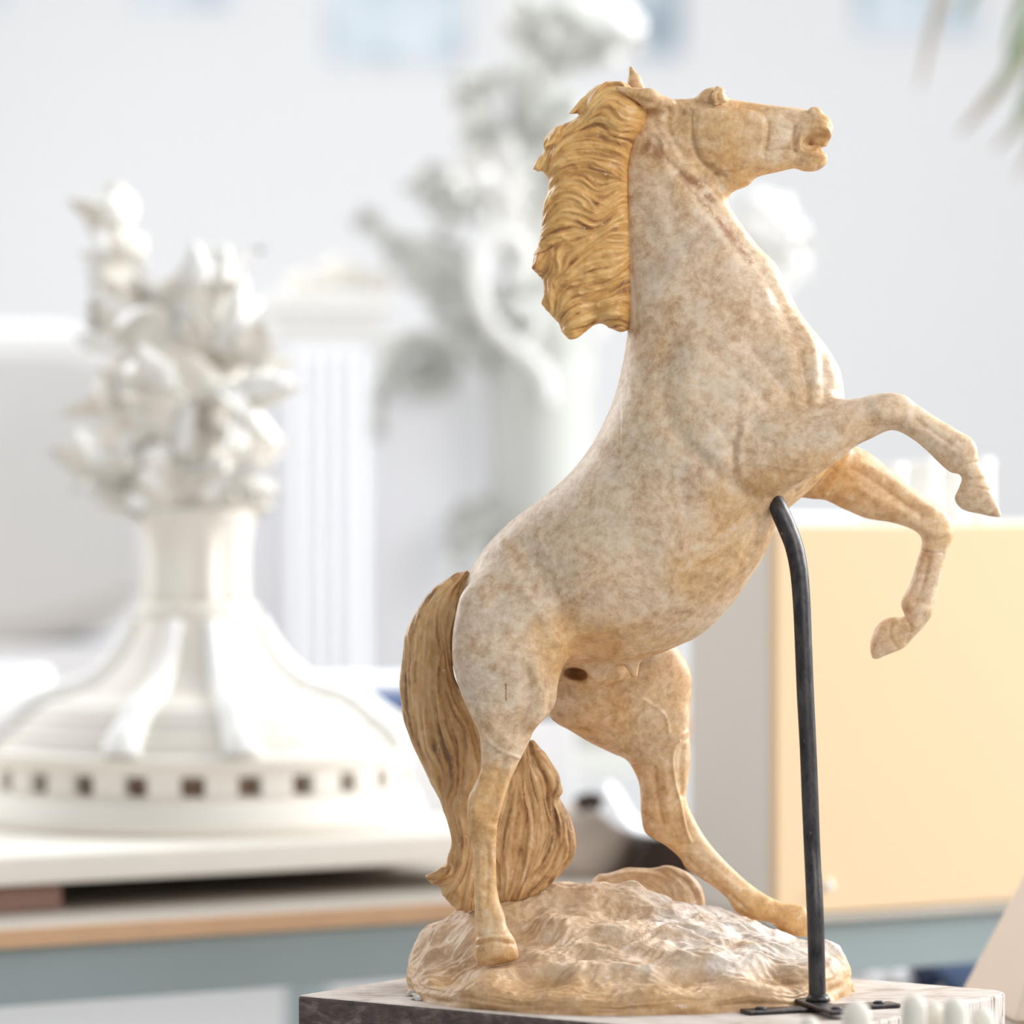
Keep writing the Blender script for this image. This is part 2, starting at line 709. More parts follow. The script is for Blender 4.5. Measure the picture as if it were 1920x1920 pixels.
O_NHIND = [(905, 1085), (868, 1110), (855, 1150), (848, 1200), (850, 1250), (864, 1300), (881, 1339), (897, 1372), (901, 1400), (901, 1440), (890, 1470), (877, 1500),
           (877, 1545), (884, 1580), (888, 1619), (889, 1670), (891, 1730), (893, 1752), (890, 1772), (890, 1792), (896, 1808), (915, 1812), (946, 1806), (971, 1796),
           (967, 1766), (951, 1738), (946, 1716), (936, 1687), (931, 1654), (930, 1606), (931, 1574), (934, 1541), (943, 1509), (952, 1477), (965, 1445), (978, 1419),
           (991, 1394), (1004, 1365), (1030, 1338), (1042, 1315), (1046, 1284), (1053, 1255), (1056, 1220), (1040, 1170), (1010, 1120), (960, 1085)]
C_NHIND = [(950, 1160, -.036, .78), (950, 1250, -.046, .72), (950, 1340, -.054, .72), (935, 1420, -.060, .72), (910, 1520, -.064, .66), (908, 1620, -.066, .72),
           (915, 1720, -.070, .8), (925, 1790, -.074, .92)]
O_FHIND = [(1269, 1214), (1285, 1238), (1296, 1265), (1296, 1297), (1293, 1329), (1292, 1371), (1294, 1404), (1294, 1430), (1290, 1466), (1287, 1500), (1309, 1549),
           (1331, 1582), (1365, 1620), (1406, 1657), (1440, 1680), (1466, 1691), (1492, 1695), (1510, 1702), (1524, 1725), (1528, 1756), (1507, 1757), (1489, 1755), (1462, 1745),
           (1447, 1731), (1429, 1727), (1410, 1725), (1391, 1717), (1376, 1706), (1365, 1687), (1346, 1669), (1312, 1646), (1286, 1627), (1275, 1609), (1249, 1586), (1222, 1571),
           (1207, 1556), (1202, 1530), (1201, 1495), (1197, 1465), (1185, 1439), (1172, 1423), (1149, 1413), (1107, 1393), (1069, 1370), (1043, 1356), (1028, 1340), (1000, 1290),
           (1010, 1220), (1060, 1170), (1140, 1150), (1230, 1170)]
C_FHIND = [(1080, 1260, .042, .60), (1180, 1290, .056, .62), (1240, 1340, .064, .66), (1240, 1430, .068, .66), (1245, 1530, .070, .62), (1330, 1630, .072, .70), (1420, 1700, .074, .75), (1500, 1730, .074, .85)]
O_NFORE = [(1440, 782), (1467, 766), (1500, 759), (1540, 754), (1578, 749), (1612, 746), (1638, 739), (1672, 736), (1698, 742), (1719, 758), (1758, 784), (1800, 809), (1822, 822), (1832, 840),
           (1836, 865), (1852, 899), (1864, 929), (1875, 957), (1876, 969), (1855, 968), (1835, 963), (1810, 958), (1796, 948), (1790, 933), (1798, 914), (1803, 898), (1797, 889),
           (1783, 886), (1766, 873), (1741, 848), (1715, 826), (1685, 809), (1664, 808), (1634, 822), (1604, 837), (1570, 865), (1527, 892), (1484, 912), (1450, 919), (1416, 914),
           (1391, 896), (1381, 872), (1384, 839), (1405, 808)]
C_NFORE = [(1420, 855, -.084, .66), (1500, 835, -.086, .70), (1600, 790, -.086, .75), (1680, 770, -.090, .85), (1760, 825, -.092, .78), (1815, 855, -.093, .85), (1835, 930, -.094, .9)]
O_FFORE = [(1590, 835), (1608, 838), (1634, 852), (1677, 886), (1719, 920), (1758, 946), (1779, 967), (1788, 993), (1783, 1019), (1773, 1044), (1766, 1078), (1754, 1121), (1750, 1147),
           (1741, 1164), (1715, 1194), (1694, 1215), (1668, 1226), (1642, 1236), (1633, 1228), (1632, 1206), (1640, 1180), (1655, 1163), (1672, 1157), (1688, 1158), (1696, 1154), (1690, 1138),
           (1692, 1121), (1706, 1095), (1719, 1053), (1727, 1027), (1727, 1008), (1711, 993), (1672, 980), (1625, 972), (1583, 955), (1548, 938), (1519, 935), (1490, 925),
           (1470, 880), (1500, 830), (1550, 815)]
C_FFORE = [(1510, 870, .036, .75), (1580, 900, .050, .70), (1660, 930, .056, .72), (1750, 985, .060, .85), (1740, 1060, .060, .78), (1720, 1135, .060, .85), (1665, 1195, .060, .85)]

HORSE = [
    Inflate(O_TRUNK, C_TRUNK, k=0.010),
    Inflate(O_HEAD, C_HEAD, k=0.008, sm=7),
    Inflate(O_NHIND, C_NHIND, k=0.020),
    Inflate(O_FHIND, C_FHIND, k=0.018),
    Inflate(O_NFORE, C_NFORE, k=0.007),
    Inflate(O_FFORE, C_FFORE, k=0.012),
    # chest between the forelegs, point of the shoulder
    Ell(1505, 715, -.050, 62, 95, 62, 20, k=.022), Ell(1505, 715, .028, 62, 95, 62, 20, k=.022),
    Ell(1360, 800, -.050, 110, 125, 64, -25, k=.030), Ell(1360, 800, .030, 110, 125, 64, -25, k=.030),
    # eye sockets (near, far), ears
    Ell(1334, 183, -.028, 25, 19, 20, 12, k=.006), Ell(1336, 182, -.004, 24, 18, 18, 12, k=.006),
    Ell(1350, 180, -.0372, 9.5, 12.5, 14, 16, k=.0012), Cap((1342, 194, -.040, 3), (1338, 180, -.0425, 4), k=.002), Cap((1338, 180, -.0425, 4), (1345, 166, -.040, 4), k=.002), Cap((1345, 166, -.040, 4), (1358, 171, -.036, 3), k=.002), Cap((1342, 194, -.040, 3), (1360, 190, -.038, 3), k=.002),
    Cap((1252, 197, -.028, 13), (1216, 184, -.036, 17), k=.006), Cap((1216, 184, -.036, 17), (1158, 165, -.040, 4), k=.004),
    Ell(1200, 186, -.048, 34, 6, 14, -17, k=.003, op=-1),
    Cap((1200, 178, .0, 15), (1190, 152, .004, 12), k=.006), Cap((1190, 152, .004, 12), (1183, 128, .006, 4), k=.004),
    # muzzle: nostril rim, lips, open mouth with tongue
    Ell(1527, 209, -.031, 11, 9, 10, 0, k=.003), Ell(1530, 209, -.037, 5, 4.5, 6, 0, k=.0015, op=-1),
    Ell(1535, 238, -.030, 24, 22, 16, 0, k=.008), Ell(1522, 302, -.028, 24, 15, 18, 8, k=.006),
    Ell(1526, 266, -.042, 26, 15, 36, 22, k=.002, op=-1), Cap((1524, 276, -.06, 5), (1562, 286, .01, 6), k=.003, op=-1),
    Ell(1534, 262, -.026, 14, 9, 12, 20, k=.002), Cap((1510, 276, -.028, 5), (1538, 283, -.028, 4), k=.003),
    # sheath under the belly
    Ell(1115, 1262, .012, 52, 22, 30, -4, k=.014), Ell(1080, 1264, .004, 22, 12, 56, -8, k=.004, op=-1), Cap((1185, 1238, -.006, 15), (1189, 1264, -.010, 7), k=.006),
]

STROKES = [
    # cheek plate and bony ridges of the head
    ('fill', [(1303, 208), (1340, 203), (1380, 207), (1410, 210), (1428, 222), (1433, 240), (1431, 262), (1426, 290), (1412, 306), (1390, 317), (1364, 320), (1335, 313), (1312, 292), (1300, 250)], 6, 1.9),
    ([(1300, 205), (1325, 197), (1352, 200), (1392, 208), (1420, 210), (1433, 222), (1436, 232)], 3.0, .9),
    ([(1300, 196), (1330, 191), (1365, 194)], 4, -.9),
    ([(1385, 199), (1415, 203), (1432, 214), (1437, 228)], 3.0, -1.0),
    ([(1440, 232), (1438, 262), (1432, 290)], 4.0, -1.6), ([(1446, 240), (1458, 237), (1482, 243)], 4, -.9),
    ([(1445, 260), (1475, 262)], 5, .7), ([(1440, 285), (1470, 281), (1490, 284)], 4, -1.2), ([(1440, 300), (1480, 292)], 5, .9),
    ([(1420, 326), (1470, 310), (1500, 300)], 4, -.8), ([(1443, 206), (1480, 208), (1508, 214)], 5, .8),
    ([(1470, 218), (1495, 222), (1520, 224)], 6, -1.5), ([(1500, 232), (1515, 228), (1535, 226), (1548, 232)], 5, .9),
    ([(1489, 240), (1486, 262), (1490, 282)], 4, -1.3),
    ([(1499, 270), (1500, 255), (1514, 243), (1535, 237), (1551, 243), (1555, 256)], 4.5, 1.7), ([(1498, 276), (1510, 287), (1528, 290), (1545, 293)], 4, 1.2),
    ([(1500, 300), (1510, 306)], 5, -.8), ([(1534, 310), (1532, 318)], 3, -.9),
    ([(1331, 188), (1334, 176), (1341, 167)], 3, -.9), ([(1341, 189), (1339, 178), (1346, 166), (1356, 170)], 2.6, 1.1), ([(1341, 190), (1352, 191), (1362, 186)], 2.5, 1.0),
    ([(1275, 198), (1285, 205), (1297, 200)], 6, 1.2), ([(1250, 205), (1262, 215), (1280, 212)], 5, -1.0),
    ([(1305, 222), (1300, 260), (1316, 300), (1345, 322)], 7, -1.5),
    ([(1255, 205), (1252, 230), (1262, 262), (1280, 290)], 6, -.9), ([(1243, 212), (1236, 234), (1248, 258)], 6, .8),
    ([(1345, 326), (1358, 330)], 5, -2.2),
    # crest seam beside the mane, jugular furrow
    ([(1193, 232), (1176, 262), (1167, 310), (1166, 358), (1170, 423), (1174, 487), (1180, 552), (1182, 617)], 3.2, 1.6),
    ([(1184, 262), (1175, 310), (1174, 358), (1179, 430), (1184, 500), (1190, 560), (1192, 612)], 4.0, -1.4),
    ([(1207, 250), (1222, 248), (1240, 262), (1246, 285)], 5, 1.3), ([(1247, 292), (1290, 340), (1340, 392), (1390, 452), (1425, 500), (1455, 560)], 10, -1.4),
    ([(1280, 305), (1330, 355), (1385, 415), (1430, 475), (1470, 545), (1500, 620)], 12, 1.1),
    ([(1245, 310), (1290, 375), (1340, 440), (1380, 500)], 14, 1.6), ([(1240, 350), (1262, 420), (1290, 480)], 16, -1.2),
    ([(1455, 550), (1480, 600), (1500, 650), (1505, 700)], 12, -1.8), ([(1440, 560), (1455, 620), (1480, 690)], 15, 1.6),
    ([(1520, 610), (1540, 660), (1548, 720), (1545, 752)], 9, -1.8), ([(1500, 600), (1527, 650), (1530, 720)], 8, 2.0), ([(1558, 672), (1568, 720)], 8, 1.5),
    ([(1500, 660), (1512, 720), (1512, 752)], 7, -2.2), ([(1185, 640), (1230, 612), (1275, 585), (1330, 552)], 10, -1.4), ([(1200, 665), (1250, 640), (1310, 628), (1360, 640)], 12, 1.5),
    ([(1375, 520), (1400, 580), (1440, 640)], 14, 1.5), ([(1400, 640), (1440, 690), (1480, 745)], 10, -1.7),
    # shoulder and upper arm
    ([(1255, 640), (1240, 710), (1255, 790), (1300, 850), (1370, 902)], 15, -2.4), ([(1300, 660), (1290, 740), (1320, 810)], 24, 2.6),
    ([(1345, 665), (1390, 705), (1430, 748)], 10, -1.5), ([(1330, 790), (1380, 780), (1425, 775)], 13, 1.8), ([(1310, 830), (1350, 860), (1380, 895)], 12, 2.0),
    ([(1300, 770), (1345, 800), (1378, 842)], 9, -1.6), ([(1382, 800), (1374, 850), (1382, 900), (1415, 925)], 8, -2.6), ([(1415, 925), (1450, 932), (1490, 920)], 7, -1.6),
    # foreleg forms
    ([(1395, 800), (1388, 840), (1388, 880), (1410, 908)], 9, 1.4, (-.2, -.05)), ([(1385, 870), (1430, 870), (1480, 880), (1530, 884)], 2.6, .6, (-.2, -.05)),
    ([(1440, 800), (1500, 800), (1580, 780), (1640, 765)], 14, 1.5, (-.2, -.05)), ([(1450, 835), (1530, 835), (1600, 812), (1650, 795)], 9, -1.3, (-.2, -.05)),
    ([(1640, 760), (1665, 775), (1700, 780)], 12, 1.4, (-.2, -.05)), ([(1635, 800), (1665, 797), (1700, 808)], 6, -.9, (-.2, -.05)),
    ([(1720, 790), (1760, 818), (1795, 842)], 5, -1.2, (-.2, -.05)), ([(1790, 838), (1806, 858), (1800, 880)], 10, 1.4, (-.2, -.05)),
    ([(1784, 884), (1806, 873), (1834, 866)], 3.5, -1.4, (-.2, -.05)), ([(1796, 902), (1815, 893), (1845, 893)], 3, .8, (-.2, -.05)), ([(1800, 925), (1830, 915), (1858, 920)], 2.5, -.7, (-.2, -.05)),
    ([(1545, 930), (1562, 905), (1580, 875), (1592, 848)], 5, 1.7, (0, .2)), ([(1530, 925), (1545, 900), (1560, 880)], 7, -1.8, (0, .2)),
    ([(1600, 880), (1640, 905), (1680, 935), (1725, 965)], 7, -1.8, (0, .2)), ([(1610, 865), (1660, 895), (1710, 930), (1750, 960)], 8, 1.5, (0, .2)),
    ([(1610, 915), (1660, 945), (1700, 965)], 9, 1.5, (0, .2)), ([(1715, 980), (1745, 1000), (1775, 1000)], 8, 1.3, (0, .2)), ([(1722, 1030), (1745, 1037), (1768, 1036)], 3, -1.2, (0, .2)),
    ([(1742, 1050), (1730, 1095), (1715, 1130)], 5, -1.0, (0, .2)), ([(1697, 1120), (1715, 1140), (1735, 1145)], 9, 1.3, (0, .2)), ([(1700, 1160), (1708, 1180), (1700, 1205)], 4, -1.2, (0, .2)),
    ([(1672, 1170), (1668, 1190), (1682, 1215)], 4, -1.0, (0, .2)), ([(1655, 1175), (1645, 1205), (1650, 1228)], 6, .7, (0, .2)),
    # barrel, flank fold, hip
    ([(1058, 1236), (1045, 1215), (1058, 1196), (1095, 1187), (1140, 1180), (1190, 1165)], 6, 1.9), ([(1052, 1262), (1066, 1232), (1090, 1218), (1150, 1215)], 11, -3.2),
    ([(1135, 1165), (1190, 1155), (1250, 1120), (1290, 1060)], 10, .8), ([(1260, 1180), (1320, 1130), (1365, 1065), (1395, 1000)], 9, 1.0),
    ([(1250, 1130), (1310, 1080), (1350, 1010)], 10, -.9), ([(940, 1020), (960, 1070), (985, 1110), (1015, 1150), (1038, 1200)], 12, 2.3), ([(985, 1020), (1010, 1075), (1040, 1120), (1062, 1170)], 16, -2.2),
    ([(920, 1060), (930, 1110), (940, 1150)], 18, -1.2), ([(862, 1210), (890, 1190), (930, 1186)], 6, -.9), ([(900, 1230), (912, 1210), (940, 1195), (970, 1190)], 5, -1.1), ([(905, 1222), (925, 1204)], 5, .8),
    ([(1000, 940), (1070, 900), (1130, 840)], 16, -1.0), ([(1190, 900), (1180, 970), (1200, 1050), (1240, 1110)], 14, -.9), ([(1230, 880), (1225, 950), (1245, 1030)], 14, .9),
    ([(1280, 880), (1280, 950), (1300, 1010)], 12, -.9), ([(1320, 900), (1325, 960), (1340, 1000)], 12, .9), ([(1400, 930), (1420, 985), (1400, 1040)], 10, -1.2),
    # near hind leg
    ([(1000, 1250), (1012, 1290), (1015, 1330), (1002, 1360)], 12, 2.6, (-.2, 0)), ([(985, 1260), (990, 1310), (975, 1370)], 12, -1.8, (-.2, 0)), ([(1045, 1262), (1032, 1300), (1030, 1330)], 6, -1.4, (-.2, 0)),
    ([(870, 1310), (910, 1318), (950, 1320)], 7, -.8, (-.2, 0)), ([(885, 1345), (910, 1380), (935, 1405), (975, 1422)], 3.2, 1.1, (-.2, 0)), ([(905, 1330), (930, 1370), (950, 1395)], 14, 1.4, (-.2, 0)),
    ([(945, 1425), (930, 1470), (915, 1510)], 7, -1.6, (-.2, 0)), ([(955, 1440), (940, 1490), (930, 1535)], 5, 1.1, (-.2, 0)), ([(905, 1450), (893, 1500), (890, 1545)], 6, 1.2, (-.2, 0)),
    ([(890, 1520), (905, 1545), (925, 1555)], 9, 1.5, (-.2, 0)), ([(915, 1590), (915, 1640), (912, 1690)], 4, -1.1, (-.2, 0)), ([(900, 1600), (900, 1660), (902, 1700)], 5, .9, (-.2, 0)),
    ([(890, 1742), (915, 1748), (945, 1742)], 10, 1.6, (-.2, 0)), ([(888, 1772), (920, 1766), (966, 1770)], 3.2, -1.6, (-.2, 0)), ([(892, 1765), (920, 1758), (960, 1761)], 4, 1.2, (-.2, 0)),
    # far hind leg
    ([(1050, 1340), (1110, 1300), (1180, 1250)], 18, -1.2, (.0, .2)), ([(1185, 1428), (1215, 1412), (1250, 1393), (1290, 1372)], 3.2, 1.3, (.0, .2)), ([(1190, 1436), (1240, 1410), (1292, 1384)], 4, -1.2, (.0, .2)),
    ([(1205, 1310), (1235, 1330), (1248, 1345), (1254, 1372)], 3, 1.0, (.0, .2)), ([(1275, 1390), (1262, 1410), (1264, 1460), (1274, 1500), (1284, 1550), (1296, 1580)], 2.8, 1.5, (.0, .2)),
    ([(1281, 1405), (1276, 1440), (1280, 1490)], 6, -1.6, (.0, .2)), ([(1228, 1440), (1232, 1490), (1242, 1545)], 5, -1.5, (.0, .2)), ([(1212, 1450), (1216, 1500), (1222, 1550)], 6, 1.0, (.0, .2)),
    ([(1246, 1430), (1250, 1490), (1256, 1540)], 6, 1.0, (.0, .2)), ([(1215, 1545), (1240, 1568), (1270, 1590)], 9, 1.2, (.0, .2)), ([(1290, 1610), (1320, 1640), (1360, 1672), (1400, 1705)], 4.5, -1.7, (.0, .2)),
    ([(1300, 1600), (1340, 1632), (1385, 1668)], 6, 1.1, (.0, .2)), ([(1400, 1700), (1425, 1700), (1440, 1685)], 8, 1.2, (.0, .2)), ([(1443, 1730), (1462, 1712), (1500, 1700)], 3.5, -1.2, (.0, .2)),
    ([(1310, 1643), (1320, 1625)], 3, .8, (.0, .2)), ([(1080, 1290), (1120, 1275), (1160, 1268)], 10, 1.2, (.0, .2)),
]

print('sculpting body')
v, Q = sculpt(HORSE, STEP, -0.135, 0.130)
n_ = normals(v, Q)


def gain(s):
    """the head is cut crisper than the softly rounded trunk; lower legs in between"""
    i = 3 if s[0] == 'fill' else 2
    pts = s[1] if s[0] == 'fill' else s[0]
    vm = sum(p[1] for p in pts) / len(pts)
    g = 1.4 if vm < 345 else (0.85 if vm < 1240 and not len(s) > 3 else 1.15)
    return s[:i] + (s[i] * g,) + s[i + 1:]


v = strokes(v, n_, [gain(s) for s in STROKES])
n_ = normals(v, Q)
U_, V_ = to_px(v)
# regional tint of the old patina: legs, belly and head are ochre, barrel and rump greyish cream
OCH = [(1400, 250, .68), (1320, 240, .68), (1540, 250, .8), (1470, 260, .7), (1380, 300, .74), (1400, 345, .9), (1230, 300, .55), (1250, 450, .30), (1400, 480, .3), (1350, 700, .38), (1300, 850, .30), (1200, 1000, .25),
       (1020, 1050, .15), (900, 1150, .05), (930, 1260, .08), (1010, 1300, .35), (950, 1390, .45), (920, 1480, .85), (905, 1600, .95), (925, 1780, .85), (1150, 1120, .35), (1130, 1210, .75),
       (1050, 1220, .8), (1330, 1100, .55), (1400, 980, .75), (1450, 900, .85), (1500, 760, .7), (1480, 700, .25), (1550, 700, .2), (1420, 850, .5), (1550, 800, .38), (1700, 780, .35),
       (1830, 900, .4), (1560, 900, .95), (1650, 930, .9), (1760, 990, .75), (1720, 1120, .4), (1650, 1200, .45), (1150, 1300, .85), (1250, 1300, .7), (1240, 1400, .65), (1230, 1500, .8), (1350, 1660, .9), (1480, 1720, .95), (1120, 1350, .85)]


def tint(OC, U, W_, e=35):
    num = np.zeros(len(U))
    den = np.zeros(len(U))
    for a, b, c in OC:
        wgt = ((U - a) ** 2 + (W_ - b) ** 2 + e * e) ** -2.0
        num += wgt * c
        den += wgt
    return num / den


SIENNA = [([(1207, 268), (1215, 262), (1233, 278), (1243, 292), (1238, 300), (1222, 288), (1205, 290)], 14), ([(1250, 296), (1268, 310), (1290, 328), (1318, 338), (1334, 346), (1318, 352), (1290, 345), (1268, 325)], 10),
          ([(1290, 350), (1320, 378), (1350, 410), (1385, 450), (1412, 492), (1405, 495), (1370, 448), (1330, 400)], 9), ([(1318, 355), (1332, 362), (1342, 376), (1334, 380), (1322, 370)], 7)]
sg = np.zeros(len(v))
for poly, ed in SIENNA:
    ix = np.nonzero((U_ > 1180) & (U_ < 1440) & (V_ > 240) & (V_ < 520) & (n_[:, 1] < 0.1))[0]
    d = poly_sd(np.array(poly, float), U_[ix], V_[ix])
    sg[ix] = np.maximum(sg[ix], np.clip(d / ed + 0.6, 0, 1))
ix = np.nonzero((np.abs(U_ - 949) < 6) & (np.abs(V_ - 1298) < 30) & (n_[:, 1] < 0))[0]
sg[ix] = np.maximum(sg[ix], 2.0 * (seg_dist([(949, 1284), (948, 1312)], U_[ix], V_[ix]) < 1.6))
print('body', len(v), len(Q))

statue = thing('horse_statue', 'rearing plaster horse with ochre mane and tail on a rocky oval base', 'statue', (0.1075, 0, 0.905))


def patina(name, cream, grey, ochre, brown, stain=0.5, lo=0.44, hi=0.62, rough=0.42, attr=True, bump=0.35, spd=1.0):
    t = NT(name)
    vec = t.coords()
    och = t.attr('ochre') if attr else 0.6
    n1 = t.noise(vec, 14, 6, 0.62, 0.6)
    n2 = t.noise(vec, 26, 9, 0.74, 0.7)
    n3 = t.noise(vec, 120, 7, 0.7)
    n4 = t.noise(vec, 260, 4, 0.6)
    f = t.math('ADD', och, t.math('MULTIPLY', t.math('SUBTRACT', n1, 0.5), 1.5))
    f = t.math('ADD', f, t.math('MULTIPLY', t.math('SUBTRACT', n2, 0.5), 0.9))
    base = t.ramp(f, [(0.0, grey), (0.34, cream), (0.95, ochre)])
    st = t.ramp(t.math('ADD', t.math('MULTIPLY', n2, 0.48), t.math('MULTIPLY', n3, 0.52)), [(lo, (0,)), (hi, (1,))])
    col = t.mix(t.math('MULTIPLY', st, stain), base, brown)
    # short pale scuffs and flakes
    fl = t.ramp(t.math('ADD', t.math('MULTIPLY', n3, 0.6), t.math('MULTIPLY', n2, 0.4)), [(0.0, (1,)), (0.405, (1,)), (0.435, (0,))])
    col = t.mix(t.math('MULTIPLY', fl, 0.55 * spd), col, lin(226, 212, 196))
    sp = t.ramp(n4, [(0.0, (0,)), (0.70, (0,)), (0.735, (1,))])
    col = t.mix(t.math('MULTIPLY', sp, 0.5 * spd), col, lin(232, 222, 208))
    if attr:
        sn = t.math('MULTIPLY', t.attr('sienna'), t.ramp(t.math('ADD', t.math('MULTIPLY', n2, .5), t.math('MULTIPLY', n3, .5)), [(0.40, (0,)), (0.52, (1,))]))
        col = t.mix(t.math('MULTIPLY', sn, 0.75), col, lin(140, 88, 58))
    t.bump(t.math('ADD', n3, t.math('MULTIPLY', n4, 0.4)), bump, 0.0006)
    return t.done(col, t.math('ADD', rough, t.math('MULTIPLY', n2, 0.2)), 0.35, 0.12)


M_BODY = patina('aged_plaster', lin(224, 199, 168), lin(211, 190, 168), lin(218, 172, 114), lin(152, 108, 70), stain=0.66, lo=0.45, hi=0.62, spd=.8)
body = link('body', quad_mesh('horse_body', v, Q, {'ochre': tint(OCH, U_, V_), 'sienna': sg}), M_BODY, statue)


# ------------------------------------------------------------------ mane
O_MANE = [(1212, 196), (1196, 176), (1174, 156), (1148, 153), (1122, 158), (1103, 171), (1090, 188), (1067, 212), (1084, 214), (1076, 223), (1048, 236), (1028, 249), (1019, 266), (1021, 277), (1033, 275),
          (1022, 292), (1002, 312), (1008, 322), (1017, 322), (1028, 337), (1027, 358), (1019, 384), (1017, 413), (1013, 446), (1004, 471), (998, 497), (1004, 511), (1017, 524), (1020, 546),
          (1015, 568), (1028, 585), (1041, 600), (1049, 605), (1054, 620), (1074, 630), (1096, 623), (1112, 609), (1129, 607), (1148, 617), (1174, 619), (1192, 600), (1192, 560), (1188, 490), (1182, 420), (1180, 350),
          (1183, 300), (1192, 262), (1210, 232)]
C_MANE = [(1150, 190, -.020, .75), (1180, 230, -.022, .9), (1110, 260, -.014, .62), (1100, 350, -.014, .58), (1095, 450, -.014, .55), (1100, 560, -.014, .5), (1170, 320, -.014, .80), (1170, 420, -.014, .70), (1172, 520, -.014, .7), (1172, 590, -.014, .7)]
c1 = lambda pts: [(980 + x / 3.097, 100 + y / 3.097) for x, y in pts]
F_MANE = [c1(p) for p in (
    [(740, 300), (640, 225), (520, 200), (420, 240), (330, 310), (270, 350)], [(720, 340), (600, 260), (480, 250), (390, 300), (330, 350)],
    [(680, 420), (560, 350), (450, 330), (340, 380), (230, 430), (130, 540)], [(640, 470), (560, 440), (460, 400), (330, 440), (230, 500), (150, 590)],
    [(590, 560), (500, 480), (380, 490), (270, 540), (200, 600), (140, 690)], [(580, 620), (450, 560), (330, 600), (230, 660), (160, 740)],
    [(560, 700), (470, 620), (370, 600), (260, 670), (170, 780)], [(560, 780), (450, 790), (340, 720), (220, 780), (140, 870)], [(560, 860), (450, 900), (340, 840), (220, 850), (140, 950)],
    [(565, 940), (440, 1010), (300, 960), (200, 1000), (120, 1100)], [(575, 1040), (460, 1070), (340, 1110), (220, 1120), (110, 1170), (70, 1230)],
    [(580, 1130), (460, 1170), (350, 1230), (240, 1300), (150, 1290), (90, 1250)], [(200, 1130), (180, 1240), (170, 1350), (150, 1480)], [(120, 1150), (110, 1230), (140, 1330), (130, 1430)],
    [(590, 1230), (470, 1270), (370, 1340), (260, 1390), (200, 1480), (180, 1540)], [(600, 1340), (490, 1370), (390, 1430), (290, 1480), (230, 1560)],
    [(600, 1440), (500, 1430), (400, 1480), (320, 1560), (260, 1610)], [(600, 1540), (520, 1500), (430, 1520), (360, 1590), (290, 1630)])]
print('mane')
hf = hair_field((985, 140, 1225, 640), F_MANE, step=1.3, wave=0.34, wl=96, seed=11, scales=(0.9, 1.9, 4.6), amps=(0.18, 0.45, 1.15), lens=(40, 50))
v, Q = sculpt([Inflate(O_MANE, C_MANE, k=.006, sm=5), Cap((1096, 196, -.022, 8), (1068, 213, -.028, 1.5), k=.006), Cap((1048, 250, -.022, 9), (1022, 275, -.03, 2), k=.006),
               Cap((1030, 290, -.014, 10), (1003, 314, -.02, 2), k=.006), Cap((1025, 480, -.02, 14), (1001, 500, -.026, 4), k=.008), Cap((1075, 590, -.02, 26), (1072, 622, -.022, 10), k=.01),
               Cap((1150, 580, -.026, 20), (1166, 608, -.022, 8), k=.01)], .00095, -.075, .045, smooth=1)
n_ = normals(v, Q)
U_, V_ = to_px(v)
side = np.clip(np.abs(n_[:, 1]) * 1.6, .25, 1)
v = v + n_ * (sample(hf, U_, V_) * 0.0023 * side * np.clip((1184 - U_) / 22, .15, 1))[:, None]
stk = hair_field((985, 140, 1225, 640), F_MANE, step=1.3, wave=0.34, wl=96, seed=51, scales=(1.0, 2.2), amps=(0.5, 0.4), lens=(26, 26))


def hair_mat(name, light, mid, dark):
    t = NT(name)
    vec = t.coords()
    s = t.attr('strand')
    n1 = t.noise(vec, 24, 6, 0.65, 0.5)
    n3 = t.noise(vec, 170, 6, 0.65)
    f = t.math('ADD', t.math('MULTIPLY', s, 0.75), t.math('MULTIPLY', n1, 0.5))
    col = t.ramp(f, [(0.40, dark), (0.58, mid), (0.86, light)])
    fl = t.ramp(t.math('ADD', t.math('MULTIPLY', n3, 0.6), t.math('MULTIPLY', n1, 0.4)), [(0.0, (1,)), (0.36, (1,)), (0.385, (0,))])
    col = t.mix(t.math('MULTIPLY', fl, 0.7), col, lin(225, 205, 178))
    t.bump(t.math('ADD', n3, s), 0.25, 0.0006)
    return t.done(col, 0.40, 0.35, 0.12)


M_MANE = hair_mat('mane_ochre', lin(228, 186, 122), lin(208, 156, 90), lin(144, 98, 58))
M_TAIL = hair_mat('tail_ochre', lin(220, 184, 136), lin(190, 146, 96), lin(126, 92, 62))
sv = sample(stk, U_, V_)
link('mane', quad_mesh('horse_mane', v, Q, {'strand': np.clip(.5 + .28 * sv, 0, 1)}), M_MANE, statue)['label'] = 'golden ochre wavy mane'

# ------------------------------------------------------------------ tail
O_TAIL = [(880, 1072), (862, 1073), (849, 1078), (817, 1100), (791, 1129), (768, 1168), (756, 1210), (751, 1258), (751, 1307), (756, 1349), (772, 1394), (788, 1429), (807, 1468), (827, 1507), (839, 1539),
          (847, 1575), (843, 1597), (834, 1619), (820, 1634), (798, 1640), (801, 1652), (820, 1661), (830, 1677), (843, 1694), (864, 1708), (900, 1700), (925, 1650), (930, 1560), (945, 1480), (950, 1420),
          (920, 1370), (885, 1325), (864, 1292), (852, 1262), (850, 1230), (858, 1170), (875, 1110)]
C_TAIL = [(860, 1090, .006, .9), (810, 1180, .010, .62), (800, 1300, .012, .6), (830, 1400, .014, .55), (870, 1500, .014, .52), (870, 1600, .012, .55), (850, 1670, .008, .6), (900, 1450, .018, .45)]
O_TAIL2 = [(950, 1410), (975, 1392), (996, 1388), (1012, 1402), (1030, 1425), (1044, 1448), (1051, 1474), (1049, 1494), (1058, 1513), (1072, 1541), (1079, 1574), (1075, 1606), (1058, 1632), (1034, 1656), (1003, 1680),
           (960, 1690), (915, 1690), (900, 1640), (905, 1560), (920, 1480)]
